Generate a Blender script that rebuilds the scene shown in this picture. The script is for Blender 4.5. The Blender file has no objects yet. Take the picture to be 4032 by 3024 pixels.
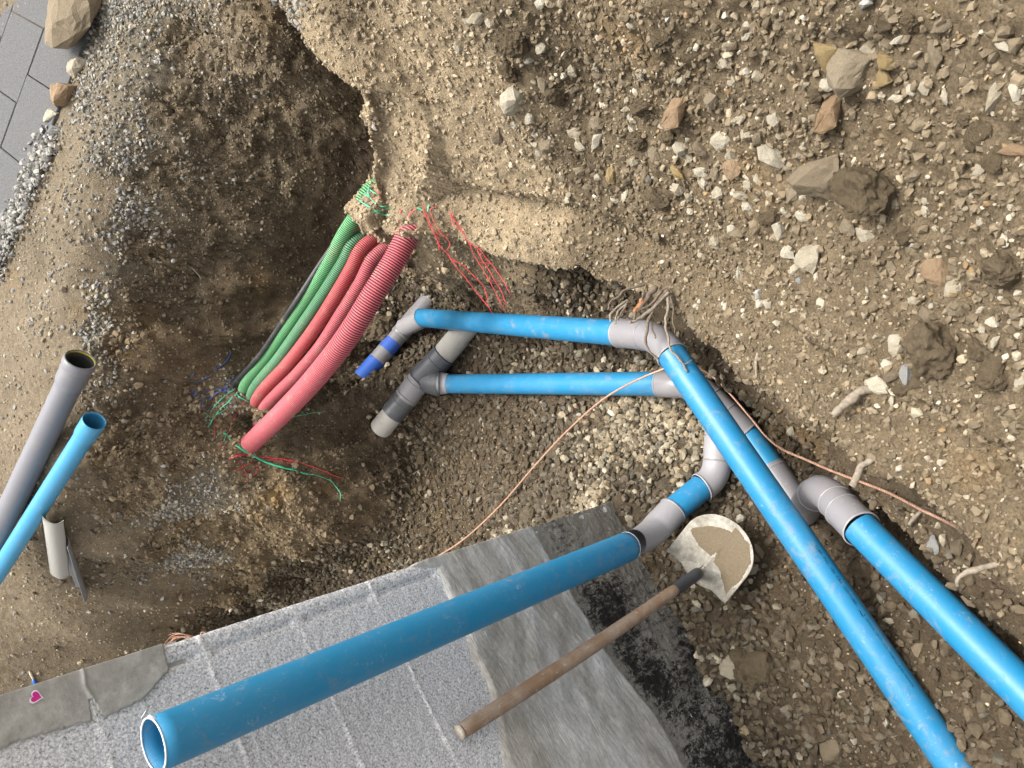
import bpy, bmesh, math, random
import numpy as np
from mathutils import Vector, Matrix
from mathutils.bvhtree import BVHTree

rng = np.random.default_rng(7)
random.seed(7)
sc = bpy.context.scene
COL = sc.collection

# ------------------------------------------------------------------ camera
FPX = 3028.0                       # focal length in pixels of the 4032 px wide photograph
TILT, ROLL, CAMH = -0.90921508, 0.06824071, 2.65897528
O = np.array([0.0, 0.0, CAMH])
FW = np.array([0, math.cos(TILT), math.sin(TILT)])
_up = np.array([0, -math.sin(TILT), math.cos(TILT)]); _rt = np.array([1.0, 0, 0])
_R, _D = -_up, -_rt
CR = _R * math.cos(ROLL) + _D * math.sin(ROLL)
CD = -_R * math.sin(ROLL) + _D * math.cos(ROLL)
cam = bpy.data.cameras.new("camera"); camo = bpy.data.objects.new("camera", cam); COL.objects.link(camo)
cam.sensor_width = 36; cam.lens = 36 * FPX / 4032; cam.clip_start = 0.05; cam.clip_end = 500
camo.matrix_world = Matrix(((CR[0], -CD[0], -FW[0], 0), (CR[1], -CD[1], -FW[1], 0), (CR[2], -CD[2], -FW[2], CAMH), (0, 0, 0, 1)))
sc.camera = camo

# ------------------------------------------------------------------ light
SUN_EL, SUN_AZ = math.radians(69), math.radians(45)    # azimuth measured from +X towards +Y
world = bpy.data.worlds.new("World"); sc.world = world; world.use_nodes = True
wn = world.node_tree; bg = wn.nodes["Background"]
sky = wn.nodes.new("ShaderNodeTexSky"); sky.sky_type = 'NISHITA'; sky.sun_disc = False
sky.sun_elevation = SUN_EL; sky.sun_rotation = math.pi / 2 - SUN_AZ
sky.air_density = 1.0; sky.dust_density = 8.0; sky.ozone_density = 0.6
hs = wn.nodes.new("ShaderNodeHueSaturation"); hs.inputs["Saturation"].default_value = 0.22
wn.links.new(sky.outputs[0], hs.inputs["Color"]); wn.links.new(hs.outputs[0], bg.inputs[0])
bg.inputs[1].default_value = 0.15
sl = bpy.data.lights.new("sun", 'SUN'); sl.energy = 1.25; sl.angle = math.radians(18); sl.color = (1.0, 0.95, 0.88)
so = bpy.data.objects.new("sun", sl); COL.objects.link(so)
sd = Vector((math.cos(SUN_EL) * math.cos(SUN_AZ), math.cos(SUN_EL) * math.sin(SUN_AZ), math.sin(SUN_EL)))
so.rotation_euler = sd.to_track_quat('Z', 'Y').to_euler(); so.location = (3, 6, 9)
sc.view_settings.view_transform = 'Standard'; sc.view_settings.look = 'None'
sc.view_settings.exposure = 1.22; sc.view_settings.gamma = 1.0

# ------------------------------------------------------------------ helpers
def ray(u, v): return FW + CR * (u - 2016) / FPX + CD * (v - 1512) / FPX
def at(u, v, d): return O + d * ray(u, v)
def atz(u, v, z):
    r = ray(u, v); return O + r * (z - O[2]) / r[2]
def project(P):
    d = P - O; z = d @ FW
    z = np.where(np.abs(z) < 1e-6, 1e-6, z)
    return 2016 + FPX * (d @ CR) / z, 1512 + FPX * (d @ CD) / z, z
K2 = 1.8228
def srgb(r, g, b):
    f = lambda c: (c / 255) / 12.92 if c / 255 <= 0.04045 else ((c / 255 + 0.055) / 1.055) ** 2.4
    return (f(r), f(g), f(b))

def hash3(ix, iy, iz, seed):
    h = (ix.astype(np.int64) * 374761393 + iy.astype(np.int64) * 668265263 + iz.astype(np.int64) * 2147483647 + seed * 974634777) & 0x7fffffff
    h = ((h ^ (h >> 13)) * 1274126177) & 0x7fffffff
    h = ((h ^ (h >> 15)) * 747796405) & 0x7fffffff
    return ((h ^ (h >> 11)) & 0xffff) / 65535.0
def vnoise(P, size, seed=0):
    q = P / size; i = np.floor(q); f = q - i; f = f * f * (3 - 2 * f); i = i.astype(np.int64)
    r = 0
    for dx in (0, 1):
        wx = f[:, 0] if dx else 1 - f[:, 0]
        for dy in (0, 1):
            wy = f[:, 1] if dy else 1 - f[:, 1]
            for dz in (0, 1):
                wz = f[:, 2] if dz else 1 - f[:, 2]
                r = r + wx * wy * wz * hash3(i[:, 0] + dx, i[:, 1] + dy, i[:, 2] + dz, seed)
    return r * 2 - 1
def fbm(P, size, seed=0, n=3):
    r = 0; a = 1.0
    for k in range(n):
        r = r + a * vnoise(P, size / 2 ** k, seed + k * 17); a *= 0.5
    return r / 1.75
def worley(P, size, seed=0):
    q = P / size; i = np.floor(q).astype(np.int64); best = np.full(len(P), 9.0)
    for dx in (-1, 0, 1):
        for dy in (-1, 0, 1):
            for dz in (-1, 0, 1):
                c = i + np.array([dx, dy, dz])
                o = np.stack([hash3(c[:, 0], c[:, 1], c[:, 2], seed + k) for k in (1, 2, 3)], 1)
                best = np.minimum(best, ((c + o - q) ** 2).sum(1))
    return np.sqrt(best)

def np_mesh(name, V, F, smooth=True, cols=None, mat=None):
    """V (n,3) float; F (m,k) int array of equal-size faces"""
    me = bpy.data.meshes.new(name); V = np.asarray(V, dtype=np.float32); F = np.asarray(F, dtype=np.int32)
    m, k = F.shape
    me.vertices.add(len(V)); me.vertices.foreach_set("co", V.ravel())
    me.loops.add(m * k); me.loops.foreach_set("vertex_index", F.ravel())
    me.polygons.add(m); me.polygons.foreach_set("loop_start", np.arange(0, m * k, k, dtype=np.int32))
    me.polygons.foreach_set("use_smooth", np.full(m, smooth))
    me.update(calc_edges=True)
    if cols is not None:
        a = me.color_attributes.new("col", 'FLOAT_COLOR', 'POINT')
        c = np.ones((len(V), 4), dtype=np.float32); c[:, :3] = cols; a.data.foreach_set("color", c.ravel())
    if mat: me.materials.append(mat)
    return me
def link(name, me, parent=None):
    o = bpy.data.objects.new(name, me); COL.objects.link(o)
    if parent is not None: o.parent = parent
    return o
def tag(o, label=None, cat=None, group=None, kind=None):
    if label: o["label"] = label
    if cat: o["category"] = cat
    if group: o["group"] = group
    if kind: o["kind"] = kind
    return o
def thing(name, label, cat, loc=(0, 0, 0), group=None):
    o = bpy.data.objects.new(name, None); COL.objects.link(o); o.location = loc; o.empty_display_size = 0.05
    return tag(o, label, cat, group)
def part(name, me, parent):
    """mesh given in world coordinates, parented to an empty standing at the thing's base"""
    o = link(name, me, parent); root = parent; off = Vector((0, 0, 0))
    while root is not None:
        off += root.location; root = root.parent
    o.location = -off
    return o
def joinVF(parts):
    V = []; F = []; n = 0
    for v, f in parts:
        V.append(v); F.append(np.asarray(f) + n); n += len(v)
    return np.concatenate(V), np.concatenate(F)

def smooth_path(pts, n=60):
    """Catmull-Rom through the points, resampled evenly"""
    P = np.array(pts, float)
    if len(P) == 2:
        t = np.linspace(0, 1, n)[:, None]; return P[0] * (1 - t) + P[1] * t
    Q = np.vstack([2 * P[0] - P[1], P, 2 * P[-1] - P[-2]]); out = []
    m = 24
    for i in range(1, len(Q) - 2):
        t = np.linspace(0, 1, m, endpoint=False)[:, None]
        a, b, c, d = Q[i - 1], Q[i], Q[i + 1], Q[i + 2]
        out.append(0.5 * ((2 * b) + (-a + c) * t + (2 * a - 5 * b + 4 * c - d) * t ** 2 + (-a + 3 * b - 3 * c + d) * t ** 3))
    out = np.vstack(out + [P[-1:]])
    s = np.r_[0, np.cumsum(np.linalg.norm(np.diff(out, axis=0), axis=1))]
    ss = np.linspace(0, s[-1], n)
    return np.stack([np.interp(ss, s, out[:, k]) for k in range(3)], 1)
def frames(P):
    T = np.gradient(P, axis=0); T /= np.linalg.norm(T, axis=1)[:, None] + 1e-12
    ref = np.array([0, 0, 1.0]) if abs(T[0][2]) < 0.9 else np.array([1.0, 0, 0])
    n = np.cross(T[0], ref); n /= np.linalg.norm(n); N = [n]
    for k in range(1, len(P)):
        n = N[-1] - T[k] * (N[-1] @ T[k]); n /= np.linalg.norm(n) + 1e-12; N.append(n)
    N = np.array(N); return T, N, np.cross(T, N)
def sweep(P, R, seg=24, flat=None, caps=False, thick=None):
    """tube round the path P with radius R (scalar or per point); flat squashes one axis; thick gives a hollow pipe"""
    P = np.asarray(P, float); n = len(P); R = np.broadcast_to(np.asarray(R, float), (n,))
    T, N, B = frames(P); a = np.linspace(0, 2 * np.pi, seg, endpoint=False)
    fl = 1.0 if flat is None else flat
    def shell(rad):
        return (P[:, None, :] + rad[:, None, None] * (np.cos(a)[None, :, None] * N[:, None, :] + fl * np.sin(a)[None, :, None] * B[:, None, :])).reshape(-1, 3)
    def quads(n, base=0, flip=False):
        i = np.arange(n - 1)[:, None] * seg; j = np.arange(seg)[None, :]; j2 = (j + 1) % seg
        q = np.stack([i + j, i + j2, i + seg + j2, i + seg + j], -1).reshape(-1, 4) + base
        return q[:, ::-1] if flip else q
    V = shell(R); F = [quads(n)]
    if thick:
        V2 = shell(R - thick); base = len(V); V = np.vstack([V, V2]); F.append(quads(n, base, True))
        j = np.arange(seg); j2 = (j + 1) % seg
        F.append(np.stack([j, base + j, base + j2, j2], -1))
        e = (n - 1) * seg
        F.append(np.stack([e + j, e + j2, base + e + j2, base + e + j], -1))
    elif caps:
        c0, c1 = len(V), len(V) + 1; V = np.vstack([V, P[0], P[-1]]); j = np.arange(seg); j2 = (j + 1) % seg; e = (n - 1) * seg
        F.append(np.stack([j2, j, np.full(seg, c0), np.full(seg, c0)], -1)[:, :4])
        F.append(np.stack([e + j, e + j2, np.full(seg, c1), np.full(seg, c1)], -1))
    return V, np.vstack(F)
def fixF(V, F):
    return V, F
def mesh_from(name, V, F, mat, smooth=True):
    """faces may contain degenerate quads (caps): split these into triangles"""
    F = np.asarray(F); deg = F[:, 2] == F[:, 3]
    me = bpy.data.meshes.new(name)
    faces = [tuple(f) for f in F[~deg]] + [tuple(f[:3]) for f in F[deg]]
    me.from_pydata([tuple(v) for v in V], [], faces); me.polygons.foreach_set("use_smooth", [smooth] * len(faces))
    me.materials.append(mat); me.update(); return me

# ------------------------------------------------------------------ materials
def new_mat(name):
    m = bpy.data.materials.new(name); m.use_nodes = True; nt = m.node_tree
    return m, nt, nt.nodes["Principled BSDF"], nt.nodes, nt.links
def noise(N, L, vec, scale, detail=6, rough=0.6, dist=0.0):
    n = N.new("ShaderNodeTexNoise"); n.inputs["Scale"].default_value = scale; n.inputs["Detail"].default_value = detail
    n.inputs["Roughness"].default_value = rough; n.inputs["Distortion"].default_value = dist; L.new(vec, n.inputs["Vector"]); return n
def ramp(N, L, src, a, b, ca=(0, 0, 0), cb=(1, 1, 1)):
    r = N.new("ShaderNodeValToRGB"); e = r.color_ramp.elements; e[0].position = a; e[1].position = b
    e[0].color = (*ca, 1); e[1].color = (*cb, 1); L.new(src, r.inputs[0]); return r
def mix(N, L, fac, a, b, mode='MIX'):
    m = N.new("ShaderNodeMixRGB"); m.blend_type = mode
    for s, v in ((0, fac), (1, a), (2, b)):
        if hasattr(v, "links"): L.new(v, m.inputs[s])
        elif isinstance(v, (int, float)): m.inputs[s].default_value = v
        else: m.inputs[s].default_value = (*v, 1)
    return m
def bump(N, L, h, strength, dist, prev=None):
    b = N.new("ShaderNodeBump"); b.inputs["Strength"].default_value = strength; b.inputs["Distance"].default_value = dist
    L.new(h, b.inputs["Height"])
    if prev is not None: L.new(prev.outputs[0], b.inputs["Normal"])
    return b
def vecs(N): 
    t = N.new("ShaderNodeTexCoord"); return t.outputs["Object"]

def m_soil():
    m, nt, P, N, L = new_mat("soil"); v = vecs(N)
    a = N.new("ShaderNodeAttribute"); a.attribute_name = "col"
    n1 = noise(N, L, v, 28, 8, 0.75); n2 = noise(N, L, v, 160, 5, 0.7); n3 = noise(N, L, v, 6, 6, 0.6)
    r1 = ramp(N, L, n1.outputs[0], 0.3, 0.72, (0.62, 0.6, 0.58), (1.32, 1.3, 1.26))
    r2 = ramp(N, L, n2.outputs[0], 0.32, 0.7, (0.6, 0.6, 0.6), (1.45, 1.42, 1.36))
    c = mix(N, L, 1.0, a.outputs["Color"], r1.outputs[0], 'MULTIPLY'); c = mix(N, L, 1.0, c.outputs[0], r2.outputs[0], 'MULTIPLY')
    vo = N.new("ShaderNodeTexVoronoi"); vo.inputs["Scale"].default_value = 95; L.new(v, vo.inputs["Vector"])
    sp = ramp(N, L, vo.outputs["Color"], 0.80, 0.86)      # pale grit set in the earth
    gd = ramp(N, L, vo.outputs["Distance"], 0.30, 0.42, (1, 1, 1), (0, 0, 0))
    gm = mix(N, L, 1.0, sp.outputs[0], gd.outputs[0], 'MULTIPLY')
    gm = mix(N, L, 0.6, (0, 0, 0), gm.outputs[0])
    c = mix(N, L, gm.outputs[0], c.outputs[0], (0.42, 0.37, 0.29))
    L.new(c.outputs[0], P.inputs["Base Color"]); P.inputs["Roughness"].default_value = 0.95; P.inputs["Specular IOR Level"].default_value = 0.15
    b = bump(N, L, n1.outputs[0], 0.8, 0.02); b = bump(N, L, n2.outputs[0], 0.7, 0.006, b); b = bump(N, L, gm.outputs[0], 0.5, 0.004, b)
    L.new(b.outputs[0], P.inputs["Normal"]); return m
def m_stone(name, attr, base=None, var=None, dusty=0.35, bs=0.5):
    m, nt, P, N, L = new_mat(name); v = vecs(N)
    if attr:
        a = N.new("ShaderNodeAttribute"); a.attribute_name = "col"; c0 = a.outputs["Color"]
    else:
        oi = N.new("ShaderNodeObjectInfo"); r = N.new("ShaderNodeValToRGB"); r.color_ramp.interpolation = 'LINEAR'
        els = r.color_ramp.elements; els[0].position = 0; els[1].position = 1; els[0].color = (*base, 1); els[1].color = (*var, 1)
        L.new(oi.outputs["Random"], r.inputs[0]); c0 = r.outputs[0]
    n1 = noise(N, L, v, 45, 6, 0.65); n2 = noise(N, L, v, 170, 4, 0.6); n3 = noise(N, L, v, 22, 5, 0.6, 0.4)
    r1 = ramp(N, L, n1.outputs[0], 0.3, 0.7, (0.7, 0.69, 0.66), (1.2, 1.2, 1.2))
    c = mix(N, L, 1.0, c0, r1.outputs[0], 'MULTIPLY')
    d = ramp(N, L, n3.outputs[0], 0.5, 0.66); d = mix(N, L, dusty, (0, 0, 0), d.outputs[0])
    c = mix(N, L, d.outputs[0], c.outputs[0], (0.150, 0.115, 0.070))
    L.new(c.outputs[0], P.inputs["Base Color"]); P.inputs["Roughness"].default_value = 0.88; P.inputs["Specular IOR Level"].default_value = 0.2
    b = bump(N, L, n1.outputs[0], bs, 0.01); b = bump(N, L, n2.outputs[0], bs, 0.003, b); L.new(b.outputs[0], P.inputs["Normal"]); return m
def m_pvc(name, col, rough=0.3, scratch=0.5, dirt=0.4, dcol=(0.26, 0.215, 0.15), fine=55, stretch=(1, 1, 1)):
    m, nt, P, N, L = new_mat(name); v = vecs(N)
    n1 = noise(N, L, v, 9, 6, 0.7, 0.6); n2 = noise(N, L, v, fine, 8, 0.8, 1.2); n3 = noise(N, L, v, 140, 3, 0.6)
    s = ramp(N, L, n2.outputs[0], 0.57, 0.64); s2 = ramp(N, L, n1.outputs[0], 0.46, 0.62); sm = mix(N, L, 1.0, s.outputs[0], s2.outputs[0], 'MULTIPLY')
    sm = mix(N, L, scratch, (0, 0, 0), sm.outputs[0])
    c = mix(N, L, sm.outputs[0], col, tuple(min(1, x * 0.5 + 0.32) for x in col))
    n4 = noise(N, L, v, 14, 9, 0.75, 0.8); d = ramp(N, L, n4.outputs[0], 0.55, 0.70); d = mix(N, L, dirt, (0, 0, 0), d.outputs[0])
    c = mix(N, L, d.outputs[0], c.outputs[0], dcol)
    vd = N.new("ShaderNodeTexVoronoi"); vd.inputs["Scale"].default_value = 70; L.new(v, vd.inputs["Vector"])
    dots = ramp(N, L, vd.outputs["Distance"], 0.10, 0.14, (1, 1, 1), (0, 0, 0)); pick = ramp(N, L, vd.outputs["Color"], 0.86, 0.88)
    dm = mix(N, L, 1.0, dots.outputs[0], pick.outputs[0], 'MULTIPLY'); c = mix(N, L, dm.outputs[0], c.outputs[0], (0.22, 0.18, 0.13))
    film = ramp(N, L, n1.outputs[0], 0.35, 0.75, (0, 0, 0), (0.07, 0.07, 0.07)); c = mix(N, L, film.outputs[0], c.outputs[0], (0.36, 0.33, 0.28))
    L.new(c.outputs[0], P.inputs["Base Color"])
    rr = ramp(N, L, n2.outputs[0], 0.3, 0.8, (rough - .06,) * 3, (rough + 0.25,) * 3); rr2 = mix(N, L, d.outputs[0], rr.outputs[0], (0.9, 0.9, 0.9))
    L.new(rr2.outputs[0], P.inputs["Roughness"]); P.inputs["Specular IOR Level"].default_value = 0.5
    b = bump(N, L, n3.outputs[0], 0.05, 0.002); b = bump(N, L, d.outputs[0], 0.3, 0.002, b); L.new(b.outputs[0], P.inputs["Normal"]); return m
def m_plain(name, col, rough=0.6, var=0.25, scale=40, bs=0.2, metal=0.0, bd=0.003):
    m, nt, P, N, L = new_mat(name); v = vecs(N)
    n1 = noise(N, L, v, scale, 6, 0.65)
    r = ramp(N, L, n1.outputs[0], 0.3, 0.7, tuple(c * (1 - var) for c in col), tuple(min(1, c * (1 + var)) for c in col))
    L.new(r.outputs[0], P.inputs["Base Color"]); P.inputs["Roughness"].default_value = rough; P.inputs["Metallic"].default_value = metal
    b = bump(N, L, n1.outputs[0], bs, bd); L.new(b.outputs[0], P.inputs["Normal"]); return m

SOIL = m_soil()
GRAVEL = m_stone("gravel_stone", True, dusty=0.3, bs=0.35)
STONE = {
    'p': m_stone("pale_limestone", False, (0.33, 0.285, 0.205), (0.50, 0.46, 0.37), 0.5, 0.5),
    't': m_stone("tan_stone", False, (0.19, 0.15, 0.10), (0.28, 0.23, 0.16), 0.5, 0.6),
    'b': m_stone("earth_clod", False, (0.150, 0.115, 0.070), (0.185, 0.142, 0.090), 0.5, 1.0),
    'o': m_stone("rusty_stone", False, (0.30, 0.20, 0.115), (0.38, 0.27, 0.17), 0.4, 0.7),
    'y': m_stone("ochre_stone", False, (0.33, 0.24, 0.11), (0.40, 0.30, 0.15), 0.45, 0.7),
    'g': m_stone("grey_stone", False, (0.20, 0.20, 0.19), (0.34, 0.34, 0.33), 0.35, 0.6)}
BLUE = m_pvc("blue_pvc", (0.010, 0.175, 0.345), 0.36, 0.55, 0.6)
BLUE_D = m_pvc("blue_pvc_scuffed", (0.008, 0.195, 0.375), 0.38, 0.6, 0.5)
GREY = m_pvc("grey_pvc", (0.205, 0.198, 0.208), 0.30, 0.5, 0.45)
GREY_L = m_pvc("grey_pvc_dusty", (0.26, 0.252, 0.262), 0.38, 0.7, 0.5)
DARK = m_pvc("dark_grey_pvc", (0.055, 0.06, 0.068), 0.35, 0.5, 0.75, (0.14, 0.12, 0.09))
DUST = m_pvc("cement_coated_pipe", (0.34, 0.325, 0.29), 0.75, 0.4, 0.6, (0.22, 0.19, 0.14))
TAPE = m_pvc("blue_paint_band", (0.015, 0.09, 0.42), 0.55, 0.6, 0.85, (0.075, 0.05, 0.03), 40)
RIM = m_plain("cut_rim", (0.62, 0.68, 0.72), 0.6)
BLACKR = m_plain("black_rubber", (0.015, 0.015, 0.016), 0.5)
YEL = m_plain("yellow_seal", (0.6, 0.5, 0.05), 0.5)
INK = m_plain("printing_ink", (0.002, 0.012, 0.045), 0.5)

# ------------------------------------------------------------------ terrain
def G(x, y):
    return 0.95 + 0.1 * (np.clip(y, -2, 8) - 3.9) - 0.15 * (np.clip(x, 0.15, 2.8) - 1)
CT = []     # x, y, z, zone letter
def cp(u, v, z, k):
    if z == 'G':
        z = 0.95
        for _ in range(25):
            q = atz(u * K2, v * K2, z); z = float(G(q[0], q[1]))
    q = atz(u * K2, v * K2, z); CT.append((q[0], q[1], z, k))
def cx(x, y, z, k): CT.append((x, y, z, k))
# zones: P paved-sand, T trodden ground, G grey gravel layer, D dark cut face, B brown bank, S sandy bank, F gravel floor, L pale gravel floor,
#        O ochre mound, C smooth clay, M brown mound, K damp cavity and bank-foot earth with shade darkened into its colour, E earthy floor
for a in [(20, 100, 'G', 'T'), (20, 400, 'G', 'T'), (20, 700, 'G', 'T'), (20, 1000, 'G', 'T'), (20, 1300, 0.98, 'T'), (100, 1450, 0.74, 'T'),
          (150, 100, 'G', 'T'), (150, 350, 'G', 'T'), (100, 600, 'G', 'T'), (80, 850, 'G', 'T'), (150, 1000, 'G', 'T'), (150, 1200, 0.97, 'T'), (230, 1380, 0.60, 'T'),
          (245, 0, 'G', 'G'), (235, 150, 'G', 'G'), (235, 300, 'G', 'G'), (220, 430, 'G', 'T'), (195, 560, 'G', 'T'), (160, 660, 'G', 'T'), (150, 760, 'G', 'T'),
          (330, 40, 0.70, 'G'), (310, 150, 0.76, 'G'), (290, 320, 0.80, 'G'), (270, 450, 0.86, 'G'), (230, 560, 0.92, 'G'), (220, 640, 0.95, 'G'), (215, 730, 0.97, 'G'),
          (400, 100, 0.58, 'D'), (380, 230, 0.62, 'D'), (340, 380, 0.70, 'D'), (300, 520, 0.80, 'D'), (280, 640, 0.84, 'D'), (250, 740, 0.92, 'M'),
          (560, 60, 0.55, 'D'), (500, 300, 0.40, 'D'), (600, 150, 0.45, 'D'), (450, 500, 0.50, 'D'), (400, 620, 0.58, 'D'), (350, 690, 0.68, 'C'),
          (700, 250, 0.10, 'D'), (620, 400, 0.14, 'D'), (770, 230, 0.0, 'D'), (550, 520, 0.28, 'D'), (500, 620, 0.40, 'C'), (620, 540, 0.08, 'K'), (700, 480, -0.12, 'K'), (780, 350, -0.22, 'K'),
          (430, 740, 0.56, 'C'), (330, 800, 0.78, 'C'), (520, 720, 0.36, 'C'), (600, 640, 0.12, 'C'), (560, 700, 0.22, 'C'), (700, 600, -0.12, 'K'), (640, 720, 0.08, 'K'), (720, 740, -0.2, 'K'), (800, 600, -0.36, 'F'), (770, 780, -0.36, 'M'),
          (620, 0, 0.80, 'G'), (660, 40, 0.79, 'G'), (700, 92, 0.77, 'S'), (745, 140, 0.74, 'S'), (787, 188, 0.71, 'S'), (798, 250, 0.66, 'S'), (802, 310, 0.60, 'S'), (803, 380, 0.50, 'S'), (800, 420, 0.42, 'S'), (835, 480, 0.34, 'S'), (880, 505, 0.30, 'S'),
          (840, 100, 0.74, 'S'), (870, 250, 0.58, 'S'), (900, 400, 0.38, 'S'), (940, 480, 0.26, 'S'),
          (1440, 712, -0.27, 'F'), (1530, 790, -0.27, 'F'), (1636, 862, -0.26, 'K'), (1773, 950, -0.18, 'K'), (1887, 1060, -0.07, 'K'), (2012, 1178, 0.08, 'K'), (2115, 1290, 0.20, 'E'), (2211, 1356, 0.28, 'E'), (1370, 660, -0.24, 'F'), (1290, 618, -0.22, 'F'),
          (760, 20, 0.86, 'B'), (900, 0, 0.88, 'S'), (1100, 0, 0.86, 'B'), (1400, 0, 0.88, 'B'), (1800, 0, 0.97, 'B'), (2212, 0, 1.05, 'B'),
          (1000, 150, 0.66, 'S'), (1000, 300, 0.47, 'S'), (1250, 150, 0.62, 'B'), (1300, 300, 0.45, 'B'), (1150, 430, 0.26, 'S'), (1350, 480, 0.22, 'B'), (1550, 200, 0.68, 'B'), (1700, 350, 0.60, 'B'), (1500, 550, 0.27, 'B'), (1700, 650, 0.44, 'B'), (1900, 250, 0.82, 'B'), (2100, 350, 0.88, 'B'), (2000, 600, 0.68, 'B'), (1900, 850, 0.58, 'B'), (2200, 700, 0.84, 'B'), (2100, 1000, 0.71, 'B'), (2212, 1100, 0.80, 'B'), (1620, 740, 0.36, 'B'),
          (755, 455, 0.40, 'S'), (775, 490, 0.41, 'S'), (800, 520, 0.41, 'S'), (850, 522, 0.42, 'S'), (868, 508, 0.43, 'S'), (862, 540, 0.37, 'S'), (815, 555, 0.37, 'S'), (750, 520, -0.25, 'K'), (775, 570, -0.3, 'K'), (905, 552, 0.10, 'M'), (960, 570, 0.0, 'M'), (890, 600, -0.25, 'M'), (880, 560, 0.02, 'M'), (1010, 600, -0.22, 'S'), (1130, 620, -0.20, 'S'), (960, 640, -0.47, 'F'), (925, 628, -0.47, 'F'), (1050, 650, -0.32, 'E'), (1200, 640, -0.22, 'E'), (1260, 660, -0.2, 'F'),
          (900, 650, -0.5, 'F'), (850, 760, -0.5, 'F'), (830, 830, -0.42, 'K'), (950, 760, -0.44, 'F'), (1100, 760, -0.36, 'F'), (1300, 760, -0.24, 'F'), (1420, 745, -0.26, 'F'),
          (860, 900, -0.40, 'F'), (870, 980, -0.40, 'E'), (950, 900, -0.42, 'E'), (1100, 900, -0.33, 'E'), (1250, 870, -0.27, 'F'), (1400, 870, -0.24, 'L'), (1480, 930, -0.22, 'L'), (1350, 960, -0.2, 'L'), (1200, 1020, -0.22, 'L'), (1100, 1000, -0.30, 'E'), (950, 1050, -0.40, 'E'), (1130, 1120, -0.2, 'L'), (1300, 1080, -0.10, 'L'), (1400, 1050, -0.13, 'L'),
          (900, 1150, -0.42, 'E'), (750, 1250, -0.40, 'F'), (850, 1180, -0.42, 'F'), (620, 1310, -0.36, 'L'),
          (1480, 1130, -0.06, 'F'), (1600, 1000, -0.20, 'F'), (1560, 850, -0.24, 'F'), (1640, 900, -0.23, 'F'), (1720, 990, -0.17, 'E'), (1750, 1050, -0.13, 'E'), (1600, 1250, -0.07, 'F'), (1500, 1350, -0.03, 'F'), (1600, 1500, -0.03, 'F'), (1680, 1640, 0.0, 'F'),
          (1700, 1130, -0.10, 'E'), (1750, 1300, 0.0, 'E'), (1850, 1250, 0.05, 'E'), (1900, 1180, 0.06, 'E'), (1850, 1500, 0.15, 'E'), (1950, 1400, 0.20, 'E'), (2000, 1300, 0.17, 'E'), (2100, 1400, 0.26, 'E'), (1960, 1540, 0.20, 'E'), (2000, 1640, 0.255, 'E'), (2100, 1600, 0.29, 'E'), (2212, 1420, 0.34, 'E'), (2200, 1550, 0.36, 'E'), (1900, 1640, 0.19, 'E'), (2080, 1290, 0.22, 'E'),
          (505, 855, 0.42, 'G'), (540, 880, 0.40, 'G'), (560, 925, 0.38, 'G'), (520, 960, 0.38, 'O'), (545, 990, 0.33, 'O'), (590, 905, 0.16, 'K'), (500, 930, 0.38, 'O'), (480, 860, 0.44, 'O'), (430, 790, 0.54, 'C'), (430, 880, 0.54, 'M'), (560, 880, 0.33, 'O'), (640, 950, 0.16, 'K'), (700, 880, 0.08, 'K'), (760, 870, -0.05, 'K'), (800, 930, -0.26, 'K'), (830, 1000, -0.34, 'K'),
          (600, 1050, 0.26, 'O'), (700, 1000, 0.10, 'M'), (700, 1080, 0.06, 'C'), (790, 1050, -0.15, 'C'), (828, 1100, -0.29, 'C'), (765, 1140, -0.18, 'C'), (640, 1140, 0.10, 'O'), (870, 1120, -0.40, 'E'), (865, 1040, -0.38, 'E'), (820, 1190, -0.41, 'F'), (770, 1190, -0.36, 'F'), (500, 1130, 0.27, 'O'), (560, 1200, 0.10, 'O'), (500, 1230, 0.16, 'O'), (630, 1195, 0.0, 'O'), (700, 1150, -0.02, 'M'), (585, 1280, -0.34, 'F'), (720, 1230, -0.40, 'F'),
          (400, 980, 0.68, 'M'), (300, 900, 0.86, 'M'), (400, 1080, 0.6, 'G'), (300, 1080, 0.8, 'M'), (350, 1200, 0.58, 'M'), (440, 1200, 0.32, 'G'), (420, 1300, 0.22, 'T'), (490, 1310, 0.0, 'O'), (530, 1280, -0.05, 'O'), (590, 1250, -0.33, 'F'), (650, 1235, -0.38, 'F'), (560, 1320, -0.34, 'F'), (720, 1215, -0.39, 'F'), (330, 1320, 0.44, 'T'), (250, 1200, 0.80, 'T'), (250, 1000, 0.93, 'M')]:
    cp(*a)
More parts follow.
